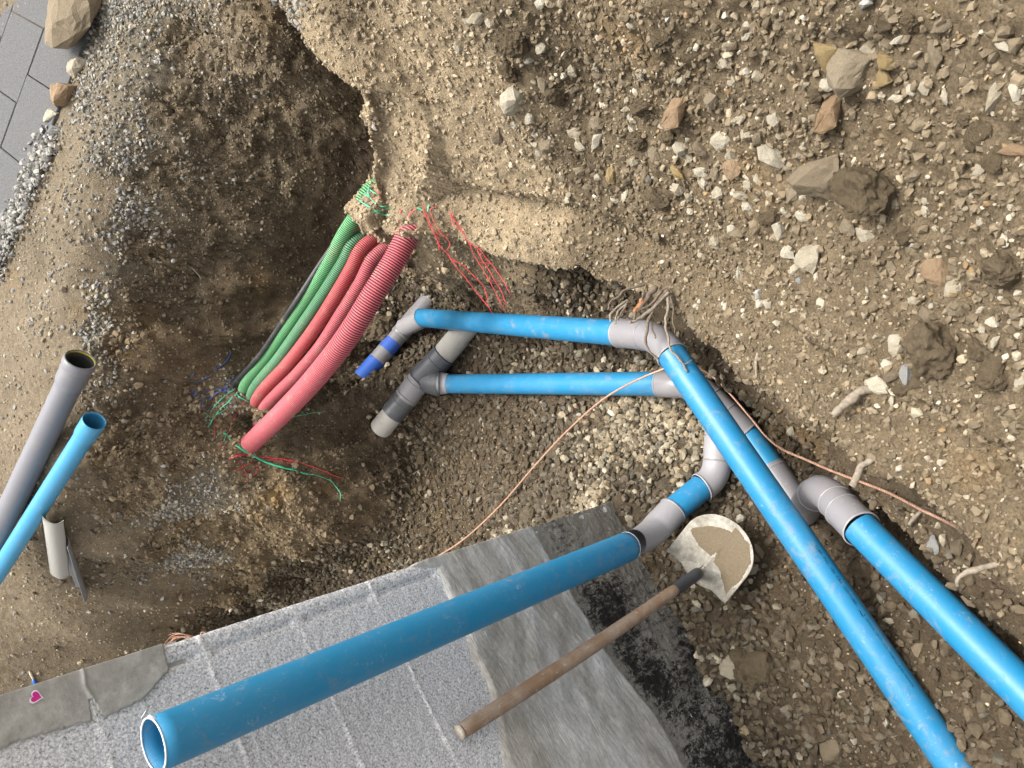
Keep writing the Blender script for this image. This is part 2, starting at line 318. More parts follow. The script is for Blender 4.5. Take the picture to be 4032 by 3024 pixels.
for a in [(1.72, 2.85, 0.25, 'D'), (1.50, 2.72, 0.05, 'K'), (1.30, 2.55, -0.1, 'K'), (1.16, 2.50, -0.2, 'K'), (1.05, 2.62, -0.25, 'K'), (0.98, 2.80, -0.3, 'K'),
          (2.1, 2.5, 0.85, 'G'), (2.2, 3.0, 0.8, 'G'), (1.9, 2.75, 0.55, 'D'), (2.6, 3.6, 0.72, 'T'), (2.4, 1.6, 0.95, 'B'), (2.2, 0.6, 1.0, 'B'), (1.6, 0.9, 0.95, 'B'), (1.2, 0.0, 1.08, 'B'),
          (0.6, -0.4, 1.08, 'B'), (0.0, -0.4, 0.95, 'B'), (-0.6, -0.35, 0.7, 'B'), (-1.2, -0.3, 0.6, 'E'), (-2.0, -0.6, 0.4, 'E'), (-2.2, 0.2, 0.15, 'E'), (-1.6, 0.4, 0.1, 'E'), (2.5, -1.5, 1.05, 'T'), (-1, -2, 1.0, 'T'), (1, -2, 1.1, 'T'), (-3, -2, 0.9, 'T'),
          (-0.3, -0.05, 0.86, 'B'), (0.2, 0.0, 1.0, 'B'), (-1.6, 1.6, -0.2, 'F'), (0.13, 3.30, -0.19, 'F'), (0.08, 3.34, -0.17, 'K'), (-0.20, 3.23, -0.17, 'K'), (-0.24, 3.27, -0.14, 'K'), (-2.6, 2.2, 0.1, 'T'), (-1.2, 2.4, -0.35, 'F'), (-1.9, 3.4, -0.3, 'F'), (-1.6, 4.2, -0.3, 'F'), (-2.1, 4.5, -0.05, 'T'), (-2.6, 4.2, 0.2, 'T'), (-2.3, 5.4, 0.75, 'T'), (-3.2, 5.6, 0.8, 'T')]:
    cx(*a)
LIPPX = [(620, 0, .80), (700, 92, .77), (745, 140, .74), (787, 188, .71), (798, 250, .66), (802, 310, .60), (803, 380, .50), (835, 480, .34), (900, 505, .28),
         (1000, 520, .16), (1080, 545, .12), (1160, 560, .10), (1280, 585, .08), (1350, 618, .10), (1430, 660, .17), (1520, 720, .24), (1625, 799, .32), (1744, 901, .42), (1818, 950, .48), (1887, 998, .54), (2052, 1107, .65), (2172, 1226, .72), (2290, 1330, .78)]
LIP = np.array([atz(u * K2, v * K2, z)[:2] for u, v, z in LIPPX]); _t = np.gradient(LIP, axis=0); _t /= np.linalg.norm(_t, axis=1)[:, None]
LIP = LIP - np.stack([_t[:, 1], -_t[:, 0]], 1) * np.interp(np.arange(len(LIP)), [0, 7, 9, 12, 14, 23], [.01, .02, .045, .045, .015, .01])[:, None]; LIP = np.vstack([LIP, LIP[-1] + (LIP[-1] - LIP[-2]) * 3])
for _i, (_u, _v, _z) in enumerate(LIPPX):
    if _i >= 9: cx(LIP[_i][0], LIP[_i][1], _z, 'S' if _i < 12 else 'B')
for _s, _z in ((0.02, -0.05), (0.25, -0.03), (0.45, 0.0), (0.65, 0.02), (0.8, 0.08), (1.03, 0.13), (1.4, 0.16), (2.0, 0.2)):
    cx(-0.5153 - 0.8263 * _s + 0.03, 1.65007 - 0.5633 * _s - 0.04, _z, 'F')
CA = np.array([c[:3] for c in CT]); ZN = [c[3] for c in CT]
def _k(A, B): return np.sqrt(((A[:, None, :] - B[None, :, :]) ** 2).sum(2) + 0.0009)
_n = len(CA); _A = np.zeros((_n + 1, _n + 1)); _A[:_n, :_n] = _k(CA[:, :2], CA[:, :2]) - 0.012 * np.eye(_n); _A[_n, :_n] = 1; _A[:_n, _n] = 1
_w = np.linalg.solve(_A, np.r_[CA[:, 2], 0])
def lipdist(x, y):
    """signed distance to the lip of the bank (bank side positive), the unit normal towards the pit and the place along it"""
    P = np.stack([x, y], 1); best = np.full(len(P), 1e9); sg = np.ones(len(P)); nn = np.zeros((len(P), 2)); tt = np.zeros(len(P))
    for i in range(len(LIP) - 1):
        a, b = LIP[i], LIP[i + 1]; d = b - a; L = np.linalg.norm(d); d = d / L; r = np.array([d[1], -d[0]])    # right-hand side is the pit
        q = P - a; t = np.clip(q @ d, 0, L); e = q - t[:, None] * d; dist = np.linalg.norm(e, axis=1); m = dist < best
        best[m] = dist[m]; sg[m] = np.where(q[m] @ r > 0, -1, 1); nn[m] = r; tt[m] = i + t[m] / L
    return best * sg, nn, tt
def height(x, y):
    P = np.stack([x, y], 1); z = np.empty(len(P)); d, nn, tt = lipdist(x, y)
    wob = 0.025 * vnoise(np.stack([x, y, x * 0], 1), 0.12, 900) + 0.012 * vnoise(np.stack([x, y, x * 0], 1), 0.05, 901)
    d2 = np.interp(d + wob * .6, [-.13, -.065, -.01, .10], [-.13, -.12, .04, .10]); k = (np.abs(d) < .2)
    P = P - nn * np.where(k, d2 - d - wob * (np.abs(d) < .12) * 0, 0)[:, None]
    for s in range(0, len(P), 20000):
        z[s:s + 20000] = _k(P[s:s + 20000], CA[:, :2]) @ _w[:_n] + _w[_n]
    e = np.clip(np.maximum.reduce([(y - 4.9) / 0.7, (x - 2.3) / 0.6, (-0.9 - y) / 0.8, (-2.4 - x) / 0.6]), 0, 1); e = e * e * (3 - 2 * e)
    g = G(x, y)
    far = np.clip(np.hypot(x, y) / 30 - 0.3, 0, 1)
    return z * (1 - e) + e * (g * (1 - far) + 1.0 * far)
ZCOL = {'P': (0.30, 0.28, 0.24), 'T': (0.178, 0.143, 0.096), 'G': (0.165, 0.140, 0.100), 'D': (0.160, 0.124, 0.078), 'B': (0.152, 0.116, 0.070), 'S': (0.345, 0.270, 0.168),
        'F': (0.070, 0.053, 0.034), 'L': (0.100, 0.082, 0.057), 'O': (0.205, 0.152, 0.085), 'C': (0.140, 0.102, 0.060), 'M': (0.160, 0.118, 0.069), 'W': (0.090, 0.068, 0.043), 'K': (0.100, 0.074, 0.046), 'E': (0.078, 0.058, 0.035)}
ROUGH = {'P': .2, 'T': .25, 'G': .9, 'D': 1.5, 'B': 1.0, 'S': .7, 'F': .6, 'L': .6, 'O': 1.0, 'C': .45, 'M': 1.0, 'W': .35, 'K': 1.2, 'E': .6}
letters = list(ZCOL); ZI = np.array([letters.index(k) for k in ZN])
ZC = np.array([ZCOL[k] for k in letters]); ZR = np.array([ROUGH[k] for k in letters])

def grid_axis(a, b, step, lo, hi):
    core = np.arange(a, b, step); out = [b]; s = step
    while out[-1] < hi: s *= 1.35; out.append(out[-1] + s)
    neg = [a]; s = step
    while neg[-1] > lo: s *= 1.35; neg.append(neg[-1] - s)
    return np.r_[neg[:0:-1], core, out]
STEP = 0.0095
gx = grid_axis(-2.3, 2.5, STEP, -120, 120); gy = grid_axis(-0.5, 5.3, STEP, -120, 160)
NX, NY = len(gx), len(gy)
XX, YY = np.meshgrid(gx, gy, indexing='ij'); xf, yf = XX.ravel(), YY.ravel()
zf = height(xf, yf)
Zg = zf.reshape(NX, NY)
dzx = np.gradient(Zg, gx, axis=0).ravel(); dzy = np.gradient(Zg, gy, axis=1).ravel()
TN = np.stack([-dzx, -dzy, np.ones_like(dzx)], 1); TN /= np.linalg.norm(TN, axis=1)[:, None]
TP = np.stack([xf, yf, zf], 1)
_d, _nn, _tt = lipdist(xf, yf); _wb = 0.025 * vnoise(np.stack([xf, yf, xf * 0], 1), 0.12, 900) + 0.012 * vnoise(np.stack([xf, yf, xf * 0], 1), 0.05, 901)
_sh = np.clip((_d + _wb + 0.026) / 0.02, 0, 1); _sh = _sh * _sh * (3 - 2 * _sh) * np.exp(-(np.clip(_d, 0, 9) / 0.14) ** 2) * np.interp(_tt, [0, 6, 9, 12, 14, 23], [.02, .02, .05, .05, .018, .018])
TP[:, :2] += _nn * _sh[:, None]
core = (xf > -2.4) & (xf < 2.6) & (yf > -0.6) & (yf < 5.4)
W0 = TP[core]
warp = np.stack([fbm(W0, 0.35, 100 + k) for k in range(3)], 1) * 0.09 + np.stack([fbm(W0, 0.09, 200 + k) for k in range(3)], 1) * 0.03
zone_w = np.empty((len(W0), len(letters)))
onehot = np.eye(len(letters))[ZI]
Q = W0 + warp
for s in range(0, len(Q), 10000):
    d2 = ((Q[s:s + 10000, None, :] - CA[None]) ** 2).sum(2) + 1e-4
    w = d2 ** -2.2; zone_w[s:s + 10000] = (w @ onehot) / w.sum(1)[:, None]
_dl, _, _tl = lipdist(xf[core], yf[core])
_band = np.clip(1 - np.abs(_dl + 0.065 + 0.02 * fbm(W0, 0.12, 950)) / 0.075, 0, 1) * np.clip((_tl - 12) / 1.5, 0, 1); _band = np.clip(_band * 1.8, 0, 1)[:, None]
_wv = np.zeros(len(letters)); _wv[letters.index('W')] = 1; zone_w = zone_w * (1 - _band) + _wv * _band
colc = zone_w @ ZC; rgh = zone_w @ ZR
# relief of clods, lumps and grit along the surface normal
big = fbm(W0, 0.30, 1, 3); mid = 0.5 - worley(W0 * np.array([1, 1, 1.3]) + warp * 0.6, 0.085, 5); sml = 0.5 - worley(W0 + warp * 0.3, 0.034, 9)
fin = fbm(W0, 0.03, 31, 2); tiny = vnoise(W0, 0.012, 44)
mask = np.clip(vnoise(W0, 0.2, 77) * 1.5 + 0.4, 0, 1)
disp = rgh * (0.030 * big + 0.030 * mid * mask + 0.012 * sml + 0.010 * fin + 0.004 * tiny)
iC = letters.index('C'); iD = letters.index('D'); iO = letters.index('O'); iM = letters.index('M')
# tool marks: shallow slanting grooves where the bucket smeared the clay
gr = np.sin((W0[:, 0] * 0.5 - W0[:, 2] * 1.0 + W0[:, 1] * 0.35) * 55 + 3 * fbm(W0, 0.4, 61)) * 0.007
disp += gr * np.clip(zone_w[:, iC] * 1.4 + zone_w[:, iD] * 0.4, 0, 1) * np.clip(vnoise(W0, 0.35, 90) + 0.4, 0, 1)
ridge = 1 - np.abs(fbm(W0 * np.array([1, 1, 0.7]), 0.22, 71, 3)) * 2.2
fis = np.exp(-(fbm(W0 + warp, 0.16, 171, 3) / 0.07) ** 2) * np.clip(vnoise(W0, 0.3, 175) + .5, 0, 1)
step = np.floor((fbm(W0, 0.35, 181, 3) + 1) * 7) / 7 - (fbm(W0, 0.35, 181, 3) + 1)
hard = np.clip(zone_w[:, iD] + zone_w[:, iM] + 0.8 * zone_w[:, iO] + .5 * zone_w[:, iC], 0, 1)
disp += hard * (-0.022 * fis + 0.16 * step + 0.014 * (0.5 - worley(W0, 0.05, 191)))
blk_ = 0.5 - worley(W0 + warp * 1.2, 0.17, 195); disp += (0.075 * blk_ + 0.02 * (0.5 - worley(W0 + warp, 0.075, 199))) * np.clip(zone_w[:, iM] + zone_w[:, iO] + 0.9 * zone_w[:, iC] + 0.5 * zone_w[:, iD], 0, 1)
disp += 0.022 * np.clip(ridge, 0, 1) * np.clip(zone_w[:, iD] + zone_w[:, iM] + 0.7 * zone_w[:, iO], 0, 1)
TP[core] = W0 + TN[core] * disp[:, None]
outer = ~core
TP[outer, 2] += 0.01 * fbm(TP[outer], 0.8, 3)
tint = 1 + 0.22 * fbm(W0, 0.5, 300)[:, None] + 0.12 * fbm(W0, 0.08, 310)[:, None]
och = np.clip(fbm(W0, 0.25, 320) * 2.2 - 0.75, 0, 1)[:, None] * (0.25 + 0.6 * (zone_w[:, iO] + zone_w[:, iM])[:, None])
damp = np.clip(fbm(W0, 0.28, 340) * 2 - 0.5, 0, 1)[:, None] * 0.30
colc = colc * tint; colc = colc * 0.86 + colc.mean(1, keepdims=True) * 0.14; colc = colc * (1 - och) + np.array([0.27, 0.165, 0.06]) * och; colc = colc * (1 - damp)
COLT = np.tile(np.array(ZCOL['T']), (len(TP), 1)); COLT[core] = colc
ii, jj = np.meshgrid(np.arange(NX - 1), np.arange(NY - 1), indexing='ij')
q0 = (ii * NY + jj).ravel(); TF = np.stack([q0, q0 + NY, q0 + NY + 1, q0 + 1], 1)
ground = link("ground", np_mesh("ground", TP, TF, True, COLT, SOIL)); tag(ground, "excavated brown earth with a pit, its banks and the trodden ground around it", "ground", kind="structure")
# ray casting against the ground
fc = core[TF[:, 0]] & core[TF[:, 2]]
BVH = BVHTree.FromPolygons(TP.tolist(), TF[fc].tolist())
def hit(u, v, off=0.0):
    r = Vector(ray(u, v)).normalized(); h = BVH.ray_cast(Vector(O), r)
    if h[0] is None: return np.array(atz(u, v, 0.9)), Vector((0, 0, 1))
    n = h[1] if h[1].dot(r) < 0 else -h[1]
    return np.array(h[0]) - np.array(r) * off, n
def drop(x, y):
    h = BVH.ray_cast(Vector((x, y, 4)), Vector((0, 0, -1))); return h[0].z if h[0] else 0.0

# ------------------------------------------------------------------ rock shapes
def hull(npts, flat=(1, 1, 1), seed=0, jit=0.25, cut=0):
    r = np.random.default_rng(seed); g = np.pi * (3 - 5 ** 0.5); k = np.arange(npts) + 0.5
    ph = np.arccos(1 - 2 * k / npts); th = g * k
    p = np.stack([np.cos(th) * np.sin(ph), np.sin(th) * np.sin(ph), np.cos(ph)], 1)
    p = p * (1 + r.uniform(-jit, jit, (npts, 1))) + r.normal(0, jit * 0.35, (npts, 3))
    p *= np.array(flat) * r.uniform(0.75, 1.2, 3)
    for c in range(cut):
        d = r.normal(size=3); d /= np.linalg.norm(d); lim = 0.55 * np.abs(p @ d).max(); s = p @ d; p = np.where((s > lim)[:, None], p - np.outer(s - lim, d), p)
    bm = bmesh.new(); [bm.verts.new(q) for q in p]
    g = bmesh.ops.convex_hull(bm, input=bm.verts); bmesh.ops.delete(bm, geom=[v for v in bm.verts if not v.link_faces], context='VERTS')
    bmesh.ops.triangulate(bm, faces=bm.faces); bm.verts.index_update()
    V = np.array([v.co[:] for v in bm.verts]); F = np.array([[v.index for v in f.verts] for f in bm.faces]); bm.free()
    return V / np.abs(V).max(), F
CHIP = [hull(16, (1, 0.8, 0.6), 10 + i, 0.25, 2) for i in range(14)]
GRIT = [hull(8, (1, 0.85, 0.7), 50 + i, 0.3) for i in range(8)]
def rand_rot(n):
    q = rng.normal(size=(n, 4)); q /= np.linalg.norm(q, axis=1)[:, None]; w, x, y, z = q.T
    return np.stack([np.stack([1 - 2 * (y * y + z * z), 2 * (x * y - z * w), 2 * (x * z + y * w)], 1), np.stack([2 * (x * y + z * w), 1 - 2 * (x * x + z * z), 2 * (y * z - x * w)], 1),
                     np.stack([2 * (x * z - y * w), 2 * (y * z + x * w), 1 - 2 * (x * x + y * y)], 1)], 1)
def merged(name, protos, pos, size, cols, label, cat, mat=GRAVEL, smooth=False):
    n = len(pos); which = rng.integers(0, len(protos), n); Rm = rand_rot(n); VV = []; FF = []; CC = []; base = 0
    for k, (v, f) in enumerate(protos):
        s = np.where(which == k)[0]
        if not len(s): continue
        w = np.einsum('nij,vj->nvi', Rm[s], v) * size[s][:, None, None] + pos[s][:, None, :]
        VV.append(w.reshape(-1, 3)); FF.append((f[None] + (np.arange(len(s)) * len(v))[:, None, None]).reshape(-1, 3) + base); CC.append(np.repeat(cols[s], len(v), 0)); base += len(s) * len(v)
    o = link(name, np_mesh(name, np.vstack(VV), np.vstack(FF), smooth, np.vstack(CC), mat)); return tag(o, label, cat, kind="stuff")

# cells of the ground the photograph can see
cf = TF[fc]; A_, B_, C_, D_ = TP[cf[:, 0]], TP[cf[:, 1]], TP[cf[:, 2]], TP[cf[:, 3]]
area = 0.5 * np.linalg.norm(np.cross(C_ - A_, D_ - B_), axis=1); cen = (A_ + C_) / 2
uu, vv, dd = project(cen); vis = (dd > 0.2) & (uu > -450) & (uu < 4480) & (vv > -450) & (vv < 3480)
cidx = np.full(len(TP), -1); cidx[np.where(core)[0]] = np.arange(core.sum()); cz = zone_w[cidx[cf[:, 0]]]
fnrm = np.cross(B_ - A_, D_ - A_); fnrm /= np.linalg.norm(fnrm, axis=1)[:, None] + 1e-12
W_C = np.array([-0.51532086, 1.6500684]); W_D = np.array([math.cos(-2.54312458), math.sin(-2.54312458)]); W_N = np.array([W_D[1], -W_D[0]])  # wall corner, direction, outward normal
if W_N @ (-W_C) < 0: W_N = -W_N
def in_wall(P): # inside the building
    d = P[:, :2] - W_C; return (d @ W_D > -0.02) & (d @ W_N < 0.01)
vis &= ~in_wall(cen)
def scatter(n, dens, smin, smax, sink, power=1.6, patch=None):
    """dens: per zone letter; n: total number"""
    dv = np.array([dens.get(k, 0.0) for k in letters]); w = area * vis * (cz @ dv)
    if patch is not None: w = w * np.clip(patch(cen), 0, 1)
    k = rng.choice(len(w), n, p=w / w.sum()); a, b = rng.random((2, n, 1))
    p = A_[k] * (1 - a) * (1 - b) + B_[k] * a * (1 - b) + C_[k] * a * b + D_[k] * (1 - a) * b
    s = smin + (smax - smin) * rng.random(n) ** power
    p = p + fnrm[k] * (s * (0.6 - sink) * rng.uniform(0.4, 1.2, n))[:, None]
    return p, s, cz[k], k
def tints(n, pal, wts=None, jit=0.12):
    pal = np.array(pal); c = pal[rng.choice(len(pal), n, p=wts)]
    return c * (1 + rng.normal(0, jit, (n, 1))).clip(0.6, 1.4)
def local(k, lo=0.85, hi=1.35):
    return COLT[cf[k, 0]] * rng.uniform(lo, hi, (len(k), 1))

PALE = [(0.35, 0.305, 0.225), (0.29, 0.24, 0.165), (0.42, 0.38, 0.30), (0.23, 0.18, 0.115)]
MUDDY = [(0.092, 0.073, 0.048), (0.070, 0.054, 0.035), (0.122, 0.100, 0.070), (0.112, 0.100, 0.078), (0.27, 0.24, 0.18)]
GREYS = [(0.27, 0.262, 0.24), (0.19, 0.188, 0.172), (0.36, 0.35, 0.32), (0.22, 0.19, 0.145)]
p, s, z, k = scatter(4200, {'B': 1.0, 'S': 0.12, 'E': 0.2, 'D': 0.45, 'M': 0.7, 'O': 0.7}, 0.005, 0.017, 0.35, 2.2)
merged("bank_clods", CHIP, p, s, local(k, 0.85, 1.5), "crumbly brown clods and dirty stones littering the bank", "soil clods")
# crushed gravel of the pit floor
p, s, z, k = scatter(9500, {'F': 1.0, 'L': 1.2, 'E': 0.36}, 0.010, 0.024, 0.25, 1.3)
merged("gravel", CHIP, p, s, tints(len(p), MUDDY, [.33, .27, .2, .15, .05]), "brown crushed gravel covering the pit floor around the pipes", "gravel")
p, s, z, k = scatter(2300, {'L': 1.0, 'F': 0.05}, 0.011, 0.024, 0.05, 1.2, lambda c: vnoise(c, 0.3, 505) * 2 + 0.5)
merged("pale_gravel", CHIP, p, s, tints(len(p), PALE + [(0.19, 0.165, 0.12)], [.15, .2, .04, .21, .4]), "pale beige gravel heaped beside the base of the block wall and under the pipes", "gravel")
p, s, z, k = scatter(5200, {'E': 1.0, 'M': 0.5, 'F': 0.7, 'C': 0.1, 'O': 0.4}, 0.008, 0.026, 0.3, 1.8)
merged("soil_clods", CHIP, p, s, local(k, 0.9, 1.5), "loose brown earth clods scattered over the pit floor and mound", "soil clods")
p, s, z, k = scatter(12500, {'G': 1.0}, 0.004, 0.015, 0.3, 1.6, lambda c: vnoise(c, 0.22, 515) * 1.3 + 1.1)
merged("grey_roadbase", CHIP, p, s, tints(len(p), GREYS + PALE[:2], [.25, .27, .15, .15, .1, .08]), "grey roadbase gravel crumbling out along the top edge of the cut", "gravel")
p, s, z, k = scatter(30000, {'B': 1.0, 'S': 0.8, 'E': 0.6, 'M': 1.1, 'D': 1.1, 'O': 1.1, 'K': 0.6, 'C': 0.25, 'W': 0.1}, 0.004, 0.014, 0.3, 2.2)
merged("earth_crumbs", GRIT, p, s, local(k, 0.8, 1.45), "small brown crumbs of earth on the bank and pit sides", "earth crumbs")
p, s, z, k = scatter(15000, {'B': 1.0, 'S': 1.5, 'T': 1.0, 'M': 0.4, 'D': 0.35, 'O': 0.7, 'E': 0.3, 'F': 0.2}, 0.0025, 0.008, 0.25, 2.2)
merged("pale_grit", GRIT, p, s, tints(len(p), PALE + [(0.33, 0.25, 0.15)], [.25, .3, .1, .15, .2]), "pale grit peppered through the earth of the bank", "grit")
p, s, z, k = scatter(1500, {'B': 1.0, 'S': 0.8}, 0.005, 0.013, 0.25, 1.6)
merged("bank_pebbles", CHIP, p, s, tints(len(p), PALE + [(0.25, 0.17, 0.09)], [.22, .3, .06, .3, .12]), "small beige pebbles sprinkled over the brown bank", "pebbles")
p, s, z, k = scatter(900, {'T': 1.0, 'M': 0.25, 'O': 0.35, 'E': 0.15, 'S': 0.3, 'B': 0.35, 'D': 0.10}, 0.008, 0.018, 0.3, 2.0)
merged("pebbles", CHIP, p, s, tints(len(p), PALE + [(0.3, 0.29, 0.27)], [.3, .25, .15, .15, .15]), "small pale pebbles scattered over the trodden ground", "pebbles")

# ------------------------------------------------------------------ block wall
def m_block():
    m, nt, P, N, L = new_mat("concrete_block"); v = vecs(N)
    a = N.new("ShaderNodeAttribute"); a.attribute_name = "col"
    vo = N.new("ShaderNodeTexVoronoi"); vo.inputs["Scale"].default_value = 150; vo.inputs["Randomness"].default_value = 1; L.new(v, vo.inputs["Vector"])
    n1 = noise(N, L, v, 130, 5, 0.75); n2 = noise(N, L, v, 2.5, 5, 0.6); n3 = noise(N, L, v, 190, 2, 0.6)
    pit = ramp(N, L, n1.outputs[0], 0.36, 0.47, (0.34, 0.34, 0.35), (1.0, 1.0, 1.0)); gr = ramp(N, L, n3.outputs[0], 0.36, 0.64, (0.70, 0.70, 0.71), (1.30, 1.30, 1.30)); st = ramp(N, L, n2.outputs[0], 0.3, 0.7, (0.96, 0.96, 0.955), (1.04, 1.04, 1.04))
    c = mix(N, L, 1.0, a.outputs[0], pit.outputs[0], 'MULTIPLY'); c = mix(N, L, 1.0, c.outputs[0], gr.outputs[0], 'MULTIPLY'); c = mix(N, L, 1.0, c.outputs[0], st.outputs[0], 'MULTIPLY')
    L.new(c.outputs[0], P.inputs["Base Color"]); P.inputs["Roughness"].default_value = 0.9; P.inputs["Specular IOR Level"].default_value = 0.2
    b = bump(N, L, n1.outputs[0], 0.6, 0.004); b = bump(N, L, n3.outputs[0], 0.5, 0.002, b); L.new(b.outputs[0], P.inputs["Normal"]); return m
def m_render(nm="cement_render", tb=0.5):
    m, nt, P, N, L = new_mat(nm); v = vecs(N)
    a = N.new("ShaderNodeAttribute"); a.attribute_name = "col"
    n1 = noise(N, L, v, 12, 6, 0.65, 0.5); n2 = noise(N, L, v, 90, 5, 0.7)
    r = ramp(N, L, n1.outputs[0], 0.3, 0.7, (0.72, 0.71, 0.69), (1.18, 1.18, 1.18)); r2 = ramp(N, L, n2.outputs[0], 0.3, 0.7, (0.85, 0.85, 0.84), (1.1, 1.1, 1.1))
    c = mix(N, L, 1.0, a.outputs[0], r.outputs[0], 'MULTIPLY'); c = mix(N, L, 1.0, c.outputs[0], r2.outputs[0], 'MULTIPLY')
    L.new(c.outputs[0], P.inputs["Base Color"]); P.inputs["Roughness"].default_value = 0.75
    mp = N.new("ShaderNodeMapping"); mp.inputs["Scale"].default_value = (1.0, 1, 9.0); mp.inputs["Rotation"].default_value = (0, .35, 0); L.new(v, mp.inputs[0]); n5 = noise(N, L, mp.outputs[0], 14, 6, 0.6, 1.2)
    b = bump(N, L, n2.outputs[0], 0.35, 0.003); b = bump(N, L, n5.outputs[0], tb, 0.006, b); L.new(b.outputs[0], P.inputs["Normal"]); return m
def m_bitumen():
    m, nt, P, N, L = new_mat("bitumen"); v = vecs(N)
    mp = N.new("ShaderNodeMapping"); mp.inputs["Scale"].default_value = (1.7, 1, 0.75); L.new(v, mp.inputs[0])
    a = N.new("ShaderNodeAttribute"); a.attribute_name = "col"
    n1 = noise(N, L, mp.outputs[0], 38, 10, 0.82, 0.8); n2 = noise(N, L, v, 150, 5, 0.8); n3 = noise(N, L, v, 4, 4, 0.6)
    ad = mix(N, L, 0.45, n1.outputs[0], n2.outputs[0]); ad = mix(N, L, 0.22, ad.outputs[0], n3.outputs[0])
    ad2 = mix(N, L, 1.0, ad.outputs[0], a.outputs[0], 'ADD')
    d = ramp(N, L, ad2.outputs[0], 0.50, 0.55)
    c = mix(N, L, d.outputs[0], (0.010, 0.010, 0.011), (0.30, 0.28, 0.24))
    L.new(c.outputs[0], P.inputs["Base Color"]); rr = mix(N, L, d.outputs[0], (0.32, 0.32, 0.32), (0.9, 0.9, 0.9)); L.new(rr.outputs[0], P.inputs["Roughness"])
    b = bump(N, L, ad.outputs[0], 0.9, 0.012); b = bump(N, L, n2.outputs[0], 0.6, 0.004, b); L.new(b.outputs[0], P.inputs["Normal"]); return m
M_BLOCK, M_REND, M_BIT, M_PATCH = m_block(), m_render(), m_bitumen(), m_render("smooth_render", 0.06)
wall = thing("block_wall", "grey concrete block wall of the building, its foot coated in cement render and black bitumen", "wall", (W_C[0], W_C[1], 0))
wall.rotation_euler = (0, 0, math.atan2(W_D[1], W_D[0]))
def wl(s, off, z): return np.array([W_C[0] + s * W_D[0] + off * W_N[0], W_C[1] + s * W_D[1] + off * W_N[1], z])
def wgrid(name, s0, s1, z0, z1, step, hf, cfn, mat, close=0.0):
    s = np.arange(s0, s1 + step / 2, step); z = np.arange(z0, z1 + step / 2, step); S, Z = np.meshgrid(s, z, indexing='ij')
    s_, z_ = S.ravel(), Z.ravel(); h = hf(s_, z_); V = np.stack([s_, h, z_], 1); n = len(z)
    i, j = np.meshgrid(np.arange(len(s) - 1), np.arange(n - 1), indexing='ij'); q = (i * n + j).ravel(); F = np.stack([q, q + 1, q + n + 1, q + n], 1)
    cols = cfn(s_, z_, h)
    # turn the corner: a strip going back from the first column
    e = np.arange(n); V2 = V[:n].copy(); V2[:, 1] = -0.03; V2[:, 0] += 0.001; base = len(V); V = np.vstack([V, V2]); cols = np.vstack([cols, cols[:n]])
    F = np.vstack([F, np.stack([e[:-1], base + e[:-1], base + e[1:], e[1:]], 1)])
    return link(name, np_mesh(name, V, F, True, cols, mat), wall)
def P3(s, z, k=1.0): return np.stack([s, np.zeros_like(s), z], 1) * k
def hblock(s, z):
    p = P3(s, z); h = 0.0009 * vnoise(p, 0.011, 3)
    jz = z / 0.25; dj = np.abs(jz - np.round(jz)) * 0.25 + 0.0; wob = 0.0015 * vnoise(p, 0.06, 5)
    h = h + 0.0024 * np.exp(-((dj + wob * 0.5) / 0.0042) ** 2) * (0.7 + 0.6 * vnoise(p, 0.05, 6))
    row = np.floor(z / 0.25).astype(int); off = np.where(row % 2 == 0, 0.0, 0.25); js = np.abs(((s - off) / 0.5) - np.round((s - off) / 0.5)) * 0.5
    thin = 0.0028 + 0.002 * np.clip(vnoise(p, 0.3, 12), 0, 1); h = h - 0.012 * np.exp(-(js / thin) ** 2) * (vnoise(p, 0.22, 15) > 0.1) * (s > 0.1)
    g = np.exp(-((s - 0.043 + 0.002 * vnoise(p, .1, 9)) / 0.007) ** 2); h = h - 0.007 * g * (dj > 0.018)
    return h - 0.0045 * np.clip((0.012 - s) / 0.012, 0, 1) + 0.002 * (s < 0.035)
def cblock(s, z, h):
    p = P3(s, z); dj = np.abs(z / 0.25 - np.round(z / 0.25)) * 0.25
    m = np.exp(-(dj / 0.0055) ** 2)[:, None] * np.clip(0.85 + 0.5 * vnoise(p, 0.05, 6), 0, 1)[:, None]
    blk = np.floor(z / 0.25).astype(int); col = np.array([0.60, 0.602, 0.608]) * (1 + 0.05 * hash3(blk, np.floor((s + 0.25 * (blk % 2)) / 0.5).astype(int), blk * 0, 4)[:, None] - 0.02)
    c = col * (1 - m) + np.array([0.78, 0.77, 0.755]) * m
    stain = np.clip(fbm(p, 0.35, 41) * 1.2 - 0.6, 0, 0.12)[:, None]; return c * (1 - stain) + np.array([0.30, 0.27, 0.22]) * stain
wgrid("block_face", 0.0, 1.7, -0.35, 2.6, 0.005, hblock, cblock, M_BLOCK)
# the rest of the building behind the face: two walls meeting at the corner
bm = bmesh.new()
def lbox(x0, x1, y0, y1, z0, z1):
    vs = [bm.verts.new(c) for c in ((x0, y0, z0), (x1, y0, z0), (x1, y1, z0), (x0, y1, z0), (x0, y0, z1), (x1, y0, z1), (x1, y1, z1), (x0, y1, z1))]
    for f in ((0, 3, 2, 1), (4, 5, 6, 7), (0, 1, 5, 4), (1, 2, 6, 5), (2, 3, 7, 6), (3, 0, 4, 7)): bm.faces.new([vs[i] for i in f])
lbox(1.7, 5.5, -0.2, 0.0, -0.8, 3.25); lbox(0.003, 1.7, -0.2, -0.012, -0.8, 3.25); lbox(0.006, 0.2, -5.0, -0.2, -0.8, 3.25); lbox(0.0, 1.7, -0.012, 0.0, 2.6, 3.25)
me = bpy.data.meshes.new("wall_core"); bm.to_mesh(me); bm.free()
